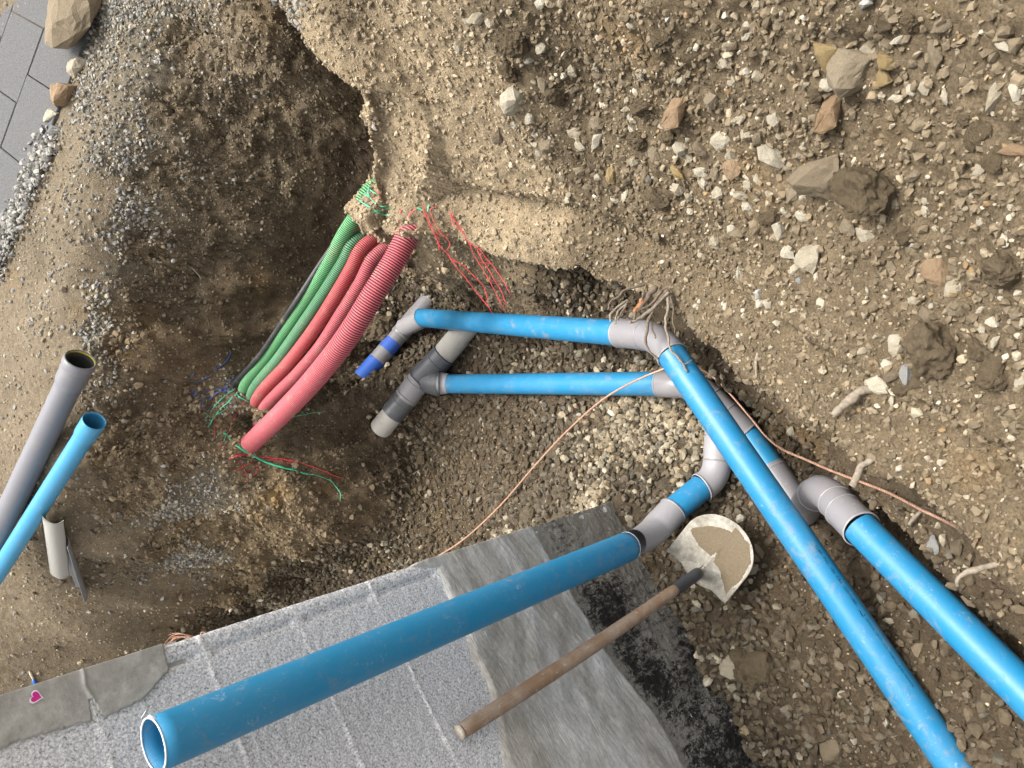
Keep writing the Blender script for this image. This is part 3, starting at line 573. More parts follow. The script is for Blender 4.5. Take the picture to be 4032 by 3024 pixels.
a = me.color_attributes.new("col", 'FLOAT_COLOR', 'POINT'); a.data.foreach_set("color", np.tile([0.52, 0.522, 0.53, 1], len(me.vertices)).astype(np.float32)); me.materials.append(M_BLOCK); link("wall_core", me, wall)
up_s = [0, .03, .08, .13, .24, .37, .5, .59, .8, 1.7]; up_z = [1.075, 0.985, 0.99, 1.01, 1.01, 1.04, 1.07, 1.12, 1.13, 1.15]
lo_s = [0, .24, .47, .61, .77, .9, 1.7]; lo_z = [.48, .47, .475, .45, .42, .43, .42]
def hrend(s, z):
    p = P3(s, z); w = 0.022 * fbm(p, 0.09, 21, 4)
    m = np.minimum(np.interp(s, up_s, up_z) + w * 1.3 - z, z - np.interp(s, lo_s, lo_z) + 0.5 * w)
    t = np.clip(m / 0.02, -0.6, 1)
    ang = z + 0.13 * np.sin(s * 5.5 + 1.0) + 0.04 * fbm(p, 0.25, 25)
    # trowel passes: broad overlapping strokes with fine drag lines
    saw = (ang / 0.115 + 0.3 * fbm(p, 0.3, 26)) % 1.0
    lines = fbm(np.stack([s * 0.9 + 0.4 * z, s * 0, (z + 0.35 * s) * 9], 1), 0.10, 27, 3)
    cur = fbm(np.stack([s * 1.2, s * 0, (z + 0.5 * np.sin(s * 7)) * 6], 1), 0.12, 29, 3)
    body = 0.008 + 0.0045 * np.abs(saw - .5) + 0.0011 * lines + 0.0007 * cur + 0.0026 * fbm(p, 0.11, 23, 3) + 0.0007 * vnoise(p, 0.012, 30) 
    return np.where(t > 0, body * t + 0.001, 0.008 * t - 0.002)
def crend(s, z, h):
    p = P3(s, z); k = np.clip(fbm(np.stack([s, s * 0, z * 3], 1), 0.25, 33) * 1.3 + 0.45, 0, 1)[:, None]
    c = np.array([0.52, 0.515, 0.495]) * k + np.array([0.37, 0.35, 0.315]) * (1 - k)
    d = np.clip((z - 0.95) / 0.12, 0, 1)[:, None] * 0.5; return c * (1 - d) + np.array([0.35, 0.32, 0.27]) * d
wgrid("cement_render", -0.004, 1.7, 0.36, 1.22, 0.0045, hrend, crend, M_REND)
def hbit(s, z):
    p = P3(s, z); m = np.interp(s, lo_s, lo_z) + 0.03 + 0.012 * fbm(p, 0.06, 51) - z; t = np.clip(m / 0.01, -1, 1)
    return np.where(t > 0, 0.0045 + 0.004 * fbm(p, 0.05, 52, 4) + 0.002 * vnoise(p, 0.01, 53), -0.004)
def cbit(s, z, h):
    lo = np.interp(s, lo_s, lo_z); k = 0.015 + 0.085 * np.clip(1.0 - s / 0.35, 0, 1) + 0.045 * fbm(P3(s, z), 0.16, 55) + 0.03 * vnoise(P3(s, z, 1) * np.array([2.5, 1, 1]), 0.03, 57) + 0.07 * np.clip((z - lo + 0.06) / 0.09, 0, 1) + 0.03 * np.clip((0.08 - z) / .1, 0, 1)
    return np.repeat(k[:, None], 3, 1)
wgrid("bitumen_coating", -0.003, 1.7, -0.35, 0.55, 0.005, hbit, cbit, M_BIT)
pz = [1.80, 1.83, 1.84, 1.91, 1.97, 2.02, 2.07, 2.16, 2.6]; ps = [-.05, -.01, .06, .09, .10, .10, .09, .09, .095]
def hpat(s, z):
    p = P3(s, z); m = np.interp(z, pz, ps) + 0.007 * fbm(p, 0.035, 61, 3) - s - 0.05 * np.exp(-((z - 2.0) / 0.006) ** 2) * (s > 0.06); t = np.clip(m / 0.004, -1, 1)
    return np.where(t > 0, 0.0062 + 0.0015 * fbm(p, 0.04, 62, 3) + 0.003 * np.exp(-((z - 2.0 + 0.004 * vnoise(p, .03, 66)) / 0.004) ** 2), -0.004)
wgrid("render_patch", -0.004, 0.14, 1.80, 2.6, 0.0028, hpat, lambda s, z, h: np.tile([0.36, 0.352, 0.325], (len(s), 1)) * (1 + 0.1 * fbm(P3(s, z), 0.05, 63)[:, None]), M_PATCH)
# heart sticker
def heart(sc_, off, name, mat, parent, s0=0.022, z0=2.09, rot=0.5):
    t = np.linspace(0, 2 * np.pi, 40, endpoint=False); x = 16 * np.sin(t) ** 3; y = 13 * np.cos(t) - 5 * np.cos(2 * t) - 2 * np.cos(3 * t) - np.cos(4 * t)
    x, y = x * sc_ / 17, y * sc_ / 17; c, s_ = math.cos(rot), math.sin(rot); X = s0 + x * c - y * s_; Z = z0 + x * s_ + y * c
    me = bpy.data.meshes.new(name); V = [(a, off, b) for a, b in zip(X, Z)] + [(a, off - 0.0004, b) for a, b in zip(X, Z)]
    me.from_pydata(V, [], [tuple(range(40))] + [(i, (i + 1) % 40, 40 + (i + 1) % 40, 40 + i) for i in range(40)]); me.materials.append(mat); return link(name, me, parent)
st = heart(0.0135, 0.0112, "sticker", m_plain("sticker_white", (0.8, 0.78, 0.8), 0.4), wall)
heart(0.0105, 0.0117, "pink_print", m_plain("sticker_pink", (0.62, 0.02, 0.28), 0.4), st)
tV, tF = sweep(smooth_path([wl(0.016, 0.0128, 2.086), wl(0.021, 0.0128, 2.096), wl(0.023, 0.0128, 2.085), wl(0.028, 0.0128, 2.094)], 16), 0.0008, 6)

# ------------------------------------------------------------------ drains
def tube(name, pts, r, mat, parent, n=None, seg=32, thick=None, prof=None, caps=False):
    n = n or (40 if len(pts) > 2 else 24); P = smooth_path(pts, n); R = np.full(len(P), r)
    if prof: s = np.linspace(0, 1, len(P)); R = np.interp(s, [a for a, b in prof], [b for a, b in prof])
    V, F = sweep(P, R, seg, caps=caps, thick=thick); return part(name, mesh_from(name, V, F, mat), parent)
def bend(A, C, B, n=14):
    """elbow centre line from A round the corner C to B"""
    t = np.linspace(0, 1, n)[:, None]; return (1 - t) ** 2 * A + 2 * t * (1 - t) * C + t ** 2 * B
def tube_path(name, P, R, mat, parent, seg=32, thick=None, caps=False):
    V, F = sweep(P, R, seg, thick=thick, caps=caps); return part(name, mesh_from(name, V, F, mat), parent)
def ringband(name, P, k, r, mat, parent):
    """narrow raised bead round a pipe at fraction k of the path P"""
    i = k * (len(P) - 1); c = np.array([np.interp(i, np.arange(len(P)), P[:, a]) for a in range(3)])
    T = np.gradient(P, axis=0); t = np.array([np.interp(i, np.arange(len(P)), T[:, a]) for a in range(3)]); t /= np.linalg.norm(t)
    V, F = sweep(np.array([c - t * 0.0035, c - t * 0.002, c + t * 0.002, c + t * 0.0035]), [r - 0.001, r + 0.0028, r + 0.0028, r - 0.001], 32); return part(name, mesh_from(name, V, F, mat), parent)

# upper drain: tee with painted bands, straight blue pipe, elbow and the long blue pipe running to the lower right
UA, UB = at(1702, 1169, 4.38), at(1461, 1447, 4.30)
up = thing("drain_line", "upper blue drain pipe running from the blue banded grey branch over a grey elbow", "drain pipe", tuple(np.round(UB, 3)))
tube("branch_body", [UA, UA * .45 + UB * .55], 0.0535, GREY, up, thick=0.004)
tube("branch_end", [UA * .46 + UB * .54, UB], 0.0505, GREY, up)
def lerp(a, b, t): return a * (1 - t) + b * t
bnd = tube("painted_band", [lerp(UA, UB, .63), lerp(UA, UB, .76)], 0.0512, TAPE, up)
tube("painted_band", [lerp(UA, UB, .90), lerp(UA, UB, 1.15)], 0.0516, TAPE, up)
tube("painted_mouth", [lerp(UA, UB, -.06), lerp(UA, UB, .05)], 0.0475, TAPE, up, thick=0.003)
U1 = at(1668, 1252, 4.20); U2 = at(2445, 1312, 2.93)
J = at(1590, 1290, 4.33)
tube_path("branch_socket", bend(J, lerp(J, U1, .5), at(1664, 1252, 4.2)), np.linspace(0.052, 0.0548, 14), GREY_L, up)
tube("blue_pipe", [at(1655, 1251, 4.22), U2], 0.05, BLUE, up, seg=40)
E0 = at(2540, 1321, 2.80); E1 = at(2646, 1399, 2.66); EC = at(2600, 1330, 2.72)
P = np.vstack([np.linspace(lerp(U2, E0, -.02), E0, 4)[:-1], bend(E0, EC, E1)])
tube_path("elbow", P, np.r_[np.full(3, 0.0545), np.full(14, 0.0535)], GREY, up, 40)
ringband("elbow_bead", P, 0.0, 0.0545, GREY_L, up); ringband("elbow_bead", P, 0.2, 0.0545, GREY, up); ringband("elbow_bead", P, 1.0, 0.0535, GREY_L, up)
L0, L1 = E1, at(3440, 2554, 2.26)
L2 = L0 + (L1 - L0) * 1.62
longp = tube("blue_pipe", [lerp(L0, L1, -.01), L2], 0.05, BLUE, up, seg=48)
def text_on(name, body, size, start, A, B, r, phi, parent, track=1.0):
    cu = bpy.data.curves.new(name, 'FONT'); cu.body = body; cu.size = size; cu.space_character = track; cu.extrude = 0
    ob = bpy.data.objects.new(name, cu); COL.objects.link(ob); dg = bpy.context.evaluated_depsgraph_get()
    me = bpy.data.meshes.new_from_object(ob.evaluated_get(dg)); COL.objects.unlink(ob); bpy.data.objects.remove(ob)
    bm = bmesh.new(); bm.from_mesh(me); bmesh.ops.triangulate(bm, faces=bm.faces); bm.to_mesh(me); bm.free()
    T = (B - A) / np.linalg.norm(B - A); mid = start; c = O - mid; c -= T * (c @ T); c /= np.linalg.norm(c); S = np.cross(T, c); 
    if S @ (CR * .8 - CD * .6) < 0: S = -S
    axis0 = A + T * ((start - A) @ T); wmax = 0
    co = np.array([v.co[:] for v in me.vertices])
    ph = phi + co[:, 1] / r; W = axis0 + T * co[:, :1] + r * (np.cos(ph)[:, None] * c + np.sin(ph)[:, None] * S)
    me.vertices.foreach_set("co", W.astype(np.float32).ravel()); me.materials.clear(); me.materials.append(INK); me.update()
    return part(name, me, parent), axis0 + T * co[:, 0].max()
s0 = at(3176, 2168, 2.46)
_, e1 = text_on("printed_text", "TUBE  PVC  100  CR4  -ODTUBE-", 0.0135, s0, L0, L1, 0.0504, 0.58, up, 1.05)
T_ = (L1 - L0) / np.linalg.norm(L1 - L0)
_, e2 = text_on("printed_mark", "~", 0.034, e1 + T_ * 0.012, L0, L1, 0.0504, 0.40, up)
_, e3 = text_on("printed_mark", ")", 0.018, e2 - T_ * 0.002, L0, L1, 0.0504, 0.58, up)
text_on("printed_text", "03.03/22 - 07:57 - LI.3 - FABRIQUE EN FRANCE", 0.0095, e3 + T_ * 0.008, L0, L1, 0.0504, 0.60, up, 1.1)

# lower drain
lw = thing("drain_line", "lower blue drain pipe running from the dark grey branch to the far right pipe", "drain pipe", tuple(np.round(at(1700, 1560, 4.2), 3)))
r1 = lambda x, y, d: at(1400 + x / 2.765, 1100 + y / 2.765, d)
Y0, Y1, Y2, Y3, Y4, Y5 = r1(1180, 560, 4.05), r1(960, 830, 4.1), r1(700, 1090, 4.15), r1(560, 1280, 4.18), r1(440, 1420, 4.2), r1(300, 1560, 4.24)
tube("dusty_pipe", [r1(1250, 480, 4.02), lerp(Y0, Y1, .35)], 0.060, DUST, lw); tube("dusty_pipe", [lerp(Y0, Y1, .2), lerp(Y1, Y2, .1)], 0.064, DUST, lw)
tube("branch_body", [lerp(Y0, Y1, .95), Y2], 0.069, DARK, lw, thick=.005)
Pq = np.linspace(lerp(Y0, Y1, .95), Y2, 20); ringband("rim", Pq, 0.02, 0.072, DARK, lw); ringband("rim", Pq, 0.3, 0.069, DARK, lw); ringband("rim", Pq, 0.98, 0.072, DARK, lw)
tube_path("branch_arm", bend(lerp(Y1, Y2, .9), r1(800, 1130, 4.13), r1(940, 1130, 4.1)), np.linspace(0.062, 0.070, 14), DARK, lw)
Pq = np.linspace(r1(870, 1130, 4.1), r1(930, 1130, 4.1), 8); ringband("rim", Pq, 0.8, 0.071, DARK, lw)
tube("grey_coupler", [Y2, lerp(Y3, Y4, .15)], 0.0665, GREY, lw); Pq = np.linspace(Y2, Y4, 20); ringband("coupler_bead", Pq, .12, .0665, GREY, lw); ringband("coupler_bead", Pq, .52, .0665, GREY, lw)
tube("dark_coupler", [lerp(Y3, Y4, .05), lerp(Y4, Y5, .3)], 0.067, DARK, lw); Pq = np.linspace(Y3, Y5, 20); ringband("coupler_bead", Pq, .18, .068, DARK, lw); ringband("coupler_bead", Pq, .48, .067, DARK, lw)
tube("buried_pipe", [Y4, lerp(Y4, Y5, 1.5) - np.array([0, 0, .03])], 0.0625, DUST, lw)
tube("reducer", [r1(905, 1130, 4.1), r1(1020, 1135, 4.08)], 0.06, GREY_L, lw, prof=[(0, .062), (.35, .061), (.7, .0545), (1, .054)])
B1, B2 = r1(1005, 1138, 4.09), at(2605, 1511, 3.08)
tube("blue_pipe", [B1, B2], 0.05, BLUE, lw, seg=40)
C0 = at(2660, 1512, 3.03); C1 = at(2790, 1560, 2.98)
P = np.vstack([np.linspace(lerp(B2, C0, -.05), C0, 4)[:-1], bend(C0, at(2745, 1514, 2.99), C1)])
tube_path("elbow", P, 0.0545, GREY, lw); ringband("elbow_bead", P, 0.0, 0.0545, GREY_L, lw)
C2, C3, C4, C5 = at(2850, 1622, 2.95), at(2940, 1709, 2.92), at(2972, 1752, 2.90), at(3040, 1846, 2.84)
tube("double_branch", [C1, C3], 0.0545, GREY, lw); Pq = np.linspace(C1, C3, 20); ringband("elbow_bead", Pq, .05, .0545, GREY, lw); ringband("elbow_bead", Pq, .45, .0545, GREY, lw); ringband("elbow_bead", Pq, .98, .0545, GREY_L, lw)
tube("blue_sleeve", [C3, C5], 0.0495, BLUE_D, lw)
C6 = at(3135, 1985, 2.76); C7 = at(3190, 2075, 2.72)
tube("branch_body", [lerp(C4, C5, .93), C6], 0.0545, GREY, lw); tube("branch_mouth", [C6, C7], 0.058, GREY, lw)
Pq = np.linspace(C5, C7, 20); ringband("elbow_bead", Pq, .02, .0545, GREY_L, lw); ringband("elbow_bead", Pq, .6, .058, GREY, lw)
D0, D1, D2, D3 = at(3165, 2010, 2.68), at(3230, 1935, 2.50), at(3305, 1995, 2.36), at(3391, 2082, 2.25)
P = np.vstack([bend(D0, at(3190, 1950, 2.56), D1, 8)[:-1], bend(D1, at(3270, 1945, 2.42), D2, 8)[:-1], np.linspace(D2, D3, 6)])
tube_path("elbow", P, np.r_[np.full(15, 0.0535), np.full(len(P) - 15, 0.0555)], GREY, lw, 40)
ringband("elbow_bead", P, .25, .0535, GREY_L, lw); ringband("elbow_bead", P, .66, .0535, GREY, lw); ringband("elbow_bead", P, .78, .055, GREY, lw); ringband("elbow_bead", P, 1.0, .056, GREY_L, lw)
R0, R1 = D3, at(3853, 2544, 1.95)
tube("blue_pipe", [lerp(R0, R1, -.02), R0 + (R1 - R0) * 2.3], 0.05, BLUE, lw, seg=48)
# side branch rising to the leaning pipe
S0, S1, S2, S3 = at(2835, 1640, 2.98), at(2826, 1790, 2.93), at(2826, 1850, 2.92), at(2764, 1918, 2.90)
P = np.vstack([np.linspace(S0, S1, 6)[:-1], bend(S1, at(2828, 1885, 2.92), S3, 10)])
tube_path("side_elbow", P, np.r_[np.full(5, 0.0545), np.full(10, 0.0538)], GREY_L, lw); ringband("elbow_bead", P, .2, .0545, GREY, lw); ringband("elbow_bead", P, .45, .0538, GREY, lw); ringband("elbow_bead", P, 1.0, .0545, GREY_L, lw)
S4 = at(2646, 2014, 2.86)
tube("blue_sleeve", [S3, S4], 0.0495, BLUE, lw)
S5 = at(2585, 2078, 2.82); S6 = at(2500, 2135, 2.70)
P = np.vstack([np.linspace(lerp(S3, S4, .97), S5, 6)[:-1], bend(S5, at(2545, 2122, 2.77), S6, 10)])
tube_path("side_elbow", P, np.r_[np.full(6, 0.0545), np.linspace(0.053, 0.045, 9)], GREY_L, lw); ringband("elbow_bead", P, 0.0, 0.0545, GREY, lw)

# leaning pipe
T0, T1 = at(604, 2933, 1.415), at(2472, 2152, 2.66)
lean = thing("leaning_pipe", "wide blue pipe leaning against the block wall, its near end open at bottom left", "pipe", tuple(np.round(T1, 3)))
tube("pipe_wall", [T0, T1], 0.0505, BLUE_D, lean, n=60, seg=56, thick=0.003)
d_ = (T1 - T0) / np.linalg.norm(T1 - T0)
tube("cut_edge", [T0 - d_ * 0.0012, T0 + d_ * 0.0012], 0.0508, RIM, lean, n=3, seg=56, thick=0.0036); tube("cut_edge", [T1 - d_ * 0.0014, T1 + d_ * 0.0014], 0.0508, RIM, lean, n=3, seg=56, thick=0.0036)
o_ = at(588, 2820, 1.40); tube("plastic_burr", [o_, o_ + CR * 0.005 - FW * .004, o_ + CR * 0.012 + CD * .003], 0.003, RIM, lean, n=8, seg=8, caps=True)
tube("plastic_burr", [at(556, 2828, 1.40), at(566, 2812, 1.4), at(574, 2798, 1.4)], 0.0007, RIM, lean, n=6, seg=6)

# ------------------------------------------------------------------ shovel
def m_wood():
    m, nt, P, N, L = new_mat("worn_wood"); v = vecs(N); uvn = N.new("ShaderNodeUVMap")
    t = N.new("ShaderNodeTexCoord"); mp = N.new("ShaderNodeMapping"); mp.inputs["Scale"].default_value = (60, 1.6, 1); L.new(t.outputs["UV"], mp.inputs[0])
    n1 = noise(N, L, mp.outputs[0], 2.2, 8, 0.7, 0.3); n2 = noise(N, L, v, 7, 6, 0.7); n3 = noise(N, L, v, 60, 5, .7)
    r = ramp(N, L, n1.outputs[0], 0.3, 0.7, (0.13, 0.075, 0.042), (0.27, 0.175, 0.105)); d = ramp(N, L, n2.outputs[0], 0.44, 0.72); d = mix(N, L, 0.7, (0, 0, 0), d.outputs[0])
    c = mix(N, L, d.outputs[0], r.outputs[0], (0.36, 0.33, 0.28)); d3 = ramp(N, L, n3.outputs[0], .6, .66, (0, 0, 0), (.5, .5, .5)); c = mix(N, L, d3.outputs[0], c.outputs[0], (0.42, 0.39, 0.34))
    L.new(c.outputs[0], P.inputs["Base Color"]); P.inputs["Roughness"].default_value = 0.7
    b = bump(N, L, n1.outputs[0], 0.4, 0.002); L.new(b.outputs[0], P.inputs["Normal"]); return m
def m_blade():
    m, nt, P, N, L = new_mat("muddy_blade"); v = vecs(N); n1 = noise(N, L, v, 60, 6, 0.7); n2 = noise(N, L, v, 18, 8, 0.75, .5)
    r = ramp(N, L, n2.outputs[0], 0.38, 0.66, (0.20, 0.18, 0.145), (0.42, 0.40, 0.35)); r1_ = ramp(N, L, n1.outputs[0], 0.3, 0.75, (0.7, 0.68, 0.62), (1.15, 1.15, 1.15))
    c = mix(N, L, 1.0, r.outputs[0], r1_.outputs[0], 'MULTIPLY'); L.new(c.outputs[0], P.inputs["Base Color"]); P.inputs["Roughness"].default_value = 0.65; P.inputs["Metallic"].default_value = 0.0
    b = bump(N, L, n1.outputs[0], 0.35, 0.002); L.new(b.outputs[0], P.inputs["Normal"]); return m
r3 = lambda x, y, d: at(2600 + x / 2.073, 1700 + y / 2.073, d)
r3z = lambda x, y, z: atz(2600 + x / 2.073, 1700 + y / 2.073, z)
bl, br = r3z(65, 972, 0.105), r3z(542, 1402, 0.115); tip = r3z(700, 812, 0.06)
bmid = (bl + br) / 2; ex = (br - bl) / np.linalg.norm(br - bl); ey = tip - bmid; ey -= ex * (ey @ ex); bl_len = np.linalg.norm(ey); ey /= bl_len; ez = np.cross(ex, ey)
if ez @ (O - bmid) < 0: ez = -ez
bw = np.linalg.norm(br - bl) / 2
shovel = thing("shovel", "round-nosed shovel with worn wooden handle leaning on the wall, wet sand on its blade", "shovel", tuple(np.round(tip, 3)))
def halfw(t):   # blade half width along its length 0 (shoulder) .. 1 (nose)
    return bw * np.where(t < 0.52, 1.0 - 0.015 * t, np.sqrt(np.clip(1 - ((t - 0.52) / 0.48) ** 2, 0, 1)) * 0.992)
def blade_pt(a, t, lift=0.0):  # a in -1..1
    w = halfw(t); x = a * w; dish = 0.020 * (x / bw) ** 2 + 0.016 * (t - 0.5) ** 2 * 2; rib = 0.020 * np.exp(-(x / 0.009) ** 2) * np.clip(1 - t / 0.62, 0, 1)
    y = t * bl_len + 0.012 * np.cos(np.clip(abs(a), 0, 1) * np.pi / 2 * 1.6) * (1 - t) * 0
    y = y + np.where(t < 0.12, (0.12 - t) / 0.12 * 0.020 * np.cos(a * np.pi) * -1 * (abs(a) < .5), 0)
    return bmid + ex * x + ey * y + ez * (dish + rib - 0.006 + lift)
na, ntt = 41, 41; V = []; 
for side in (0.0012, -0.0012):
    for t in np.linspace(0, 0.999, ntt):
        for a in np.linspace(-1, 1, na): V.append(blade_pt(a, t, side))
F = []
for i in range(ntt - 1):
    for j in range(na - 1):
        q = i * na + j; F.append((q, q + 1, q + na + 1, q + na)); q2 = q + na * ntt; F.append((q2, q2 + na, q2 + na + 1, q2 + 1))
n_ = na * ntt
for i in range(ntt - 1):
    for j, f in ((0, 1), (na - 1, 0)):
        q = i * na + j; F.append((q, q + na, q + na + n_, q + n_) if f else (q, q + n_, q + na + n_, q + na))
for j in range(na - 1): F.append((j, j + n_, j + 1 + n_, j + 1))
me = bpy.data.meshes.new("blade"); me.from_pydata([tuple(v) for v in V], [], F); me.polygons.foreach_set("use_smooth", [True] * len(F)); me.materials.append(m_blade()); me.update(); blade = part("blade", me, shovel)
# wet sand film on the blade
V = []; F = []; ga = 90; gt = 90
TT, AA = np.meshgrid(np.linspace(0.02, 0.985, gt), np.linspace(-0.97, 0.97, ga), indexing='ij')
wx = AA * halfw(TT) / bw; pn = np.stack([wx.ravel() * bw, TT.ravel() * bl_len, np.zeros(TT.size)], 1)
nz = fbm(pn, 0.05, 91, 4).reshape(TT.shape) * 0.10
cl = 0.86 - 0.30 * np.clip((wx - 0.1), -1, 1) ** 2 * 1.4 + 0.0 * wx         # nose side limit: stays clean near the left nose
low = 0.40 + 0.20 * np.abs(wx - 0.25) * 0 - 0.30 * np.clip(wx + 0.05, 0, 1) + 0.28 * np.clip(-wx - 0.45, 0, 1)
msk = np.minimum(np.minimum(cl + 0.10 * (wx > 0) - TT, TT - low), np.minimum(0.88 - wx, wx + 0.80)) + nz * 0.6
msk = np.minimum(msk, 0.6 * (np.abs(wx - 0.02) * 4 + (TT - 0.45) * 2.2 - 0.08) + nz * .4)
hh = np.where(msk > 0, 0.0022 + 0.0012 * fbm(pn, 0.01, 95).reshape(TT.shape), -0.003) 
for t, a, h in zip(TT.ravel(), AA.ravel(), hh.ravel()): V.append(blade_pt(a, t, 0.0012 + h))
for i in range(gt - 1):
    for j in range(ga - 1): q = i * ga + j; F.append((q, q + 1, q + ga + 1, q + ga))
me = bpy.data.meshes.new("wet_sand"); me.from_pydata([tuple(v) for v in V], [], F); me.polygons.foreach_set("use_smooth", [True] * len(F)); me.materials.append(m_plain("wet_sand", (0.125, 0.095, 0.056), 0.8, 0.2, 160, 0.5)); me.update(); part("wet_sand", me, shovel)
HT = at(1808, 2885, 1.975); HB = r3(150, 1268, 2.56); SK = r3(300, 1160, 2.64); 
def uvtube(name, P, R, mat, parent, seg=24):
    o = tube_path(name, P, R, mat, parent, seg, caps=True); me = o.data; uv = me.uv_layers.new(name="UVMap"); n = len(P)
    for poly in me.polygons:
        for li in poly.loop_indices:
            vi = me.loops[li].vertex_index; uv.data[li].uv = ((vi % seg) / seg, (vi // seg) / n * 1.2)
    return o
hp = np.linspace(0, 1, 40)[:, None]; hP = HT * (1 - hp) + HB * hp + np.sin(hp * 3.1) * CD * 0.006
hs_ = np.linspace(0, 1, 40); uvtube("handle", hP, 0.0205 + 0.0010 * np.sin(hs_ * 4) - 0.004 * (hs_ < 0.02) - 0.001 * (hs_ > .97), m_wood(), shovel)
tube("handle_end", [HT - (HB - HT) * 0.002, HT + (HB - HT) * 0.006], 0.0195, m_plain("sawn_wood_end", (0.42, 0.37, 0.30), .8, .3, 70), shovel, n=4, caps=True)
tube("socket", [lerp(HB, SK, -0.25), lerp(HB, SK, .45), SK, bmid + ey * 0.015 + ez * 0.010, bmid + ey * 0.05 + ez * 0.004], 0.018, m_pvc("dark_steel", (0.035, 0.037, 0.042), .4, .4, .5), shovel, n=30, prof=[(0, .0215), (.35, .0205), (.6, .020), (.8, .017), (1, .006)])

# ------------------------------------------------------------------ conduits
def m_conduit(name, col, dirt=0.55):
    m, nt, P, N, L = new_mat(name); v = vecs(N); n1 = noise(N, L, v, 13, 7, 0.7, .4); n2 = noise(N, L, v, 70, 6, 0.8)
    w = mix(N, L, 0.5, n1.outputs[0], n2.outputs[0]); d = ramp(N, L, w.outputs[0], 0.535, 0.60); d = mix(N, L, dirt, (0, 0, 0), d.outputs[0])
    c = mix(N, L, d.outputs[0], col, (0.36, 0.28, 0.18)); f = mix(N, L, 0.16, c.outputs[0], (0.45, 0.40, 0.34))
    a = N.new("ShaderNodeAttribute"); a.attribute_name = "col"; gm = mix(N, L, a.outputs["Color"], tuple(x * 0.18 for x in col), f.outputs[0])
    L.new(gm.outputs[0], P.inputs["Base Color"]); P.inputs["Roughness"].default_value = 0.62; return m
def corrugated(name, pts, r, pitch, mat, label, zend, zmid, group=None):
    pp = [(700 + x / 1.2286, 650 + y / 1.2286) for x, y in pts]; n = len(pp)
    s = np.r_[0, np.cumsum([math.dist(a, b) for a, b in zip(pp, pp[1:])])]; s /= s[-1]
    C = [atz(u, v, zend + (zmid - zend) * math.sin(math.pi * t)) for (u, v), t in zip(pp, s)]
    C = [C[0] + (C[0] - C[1]) * 0.8 - np.array([0, 0, .07])] + C + [C[-1] + (C[-1] - C[-2]) * 0.9 - np.array([0, 0, .11])]
    P0 = smooth_path(C, 400); ln = np.linalg.norm(np.diff(P0, axis=0), axis=1).sum(); rings = int(ln / pitch); m = rings * 8
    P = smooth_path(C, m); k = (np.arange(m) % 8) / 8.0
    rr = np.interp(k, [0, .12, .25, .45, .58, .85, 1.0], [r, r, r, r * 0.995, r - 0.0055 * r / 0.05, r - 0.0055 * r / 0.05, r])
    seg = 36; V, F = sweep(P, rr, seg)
    cols = np.repeat(np.where((k >= .45) & (k < .95), 0.0, 1.0), seg)[:, None] * np.ones(3)  # grooves coloured dark: the shade between ribs is painted in
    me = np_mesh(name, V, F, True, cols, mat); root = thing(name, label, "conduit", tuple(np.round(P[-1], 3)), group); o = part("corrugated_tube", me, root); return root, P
RED, RED2, GRN, GRN2 = m_conduit("pink_red_plastic", (0.50, 0.048, 0.080)), m_conduit("red_plastic", (0.52, 0.035, 0.05)), m_conduit("green_plastic", (0.06, 0.36, 0.115), .5), m_conduit("dark_green_plastic", (0.025, 0.23, 0.085), .5)
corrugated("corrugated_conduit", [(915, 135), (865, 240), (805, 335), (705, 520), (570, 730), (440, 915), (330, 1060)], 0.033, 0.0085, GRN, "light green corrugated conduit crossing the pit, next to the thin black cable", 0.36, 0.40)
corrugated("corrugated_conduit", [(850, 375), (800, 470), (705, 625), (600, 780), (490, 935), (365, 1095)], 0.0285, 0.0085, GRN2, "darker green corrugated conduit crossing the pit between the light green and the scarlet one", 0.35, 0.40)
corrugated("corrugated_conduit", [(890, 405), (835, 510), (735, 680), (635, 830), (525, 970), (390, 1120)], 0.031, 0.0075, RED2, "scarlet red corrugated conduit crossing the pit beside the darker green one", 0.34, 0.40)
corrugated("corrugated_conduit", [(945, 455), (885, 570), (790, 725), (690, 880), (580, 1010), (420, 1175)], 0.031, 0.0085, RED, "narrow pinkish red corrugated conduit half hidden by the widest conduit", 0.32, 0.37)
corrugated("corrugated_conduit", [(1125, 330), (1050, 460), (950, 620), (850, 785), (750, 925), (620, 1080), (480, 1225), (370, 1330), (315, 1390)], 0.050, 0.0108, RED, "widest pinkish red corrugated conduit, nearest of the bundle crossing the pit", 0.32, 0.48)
blk = thing("cable", "thin black cable running along the far side of the green conduits", "cable", tuple(atz(919, 1529, .38)))
tube("cable_sheath", [atz(700 + x / 1.2286, 650 + y / 1.2286, z) for x, y, z in ((800, 320, .40), (690, 478, .42), (588, 635, .44), (485, 790, .43), (388, 930, .42), (280, 1050, .40), (240, 1100, .36))], 0.0125, m_pvc("black_cable", (0.02, 0.022, 0.024), .4, .3, .7), blk)

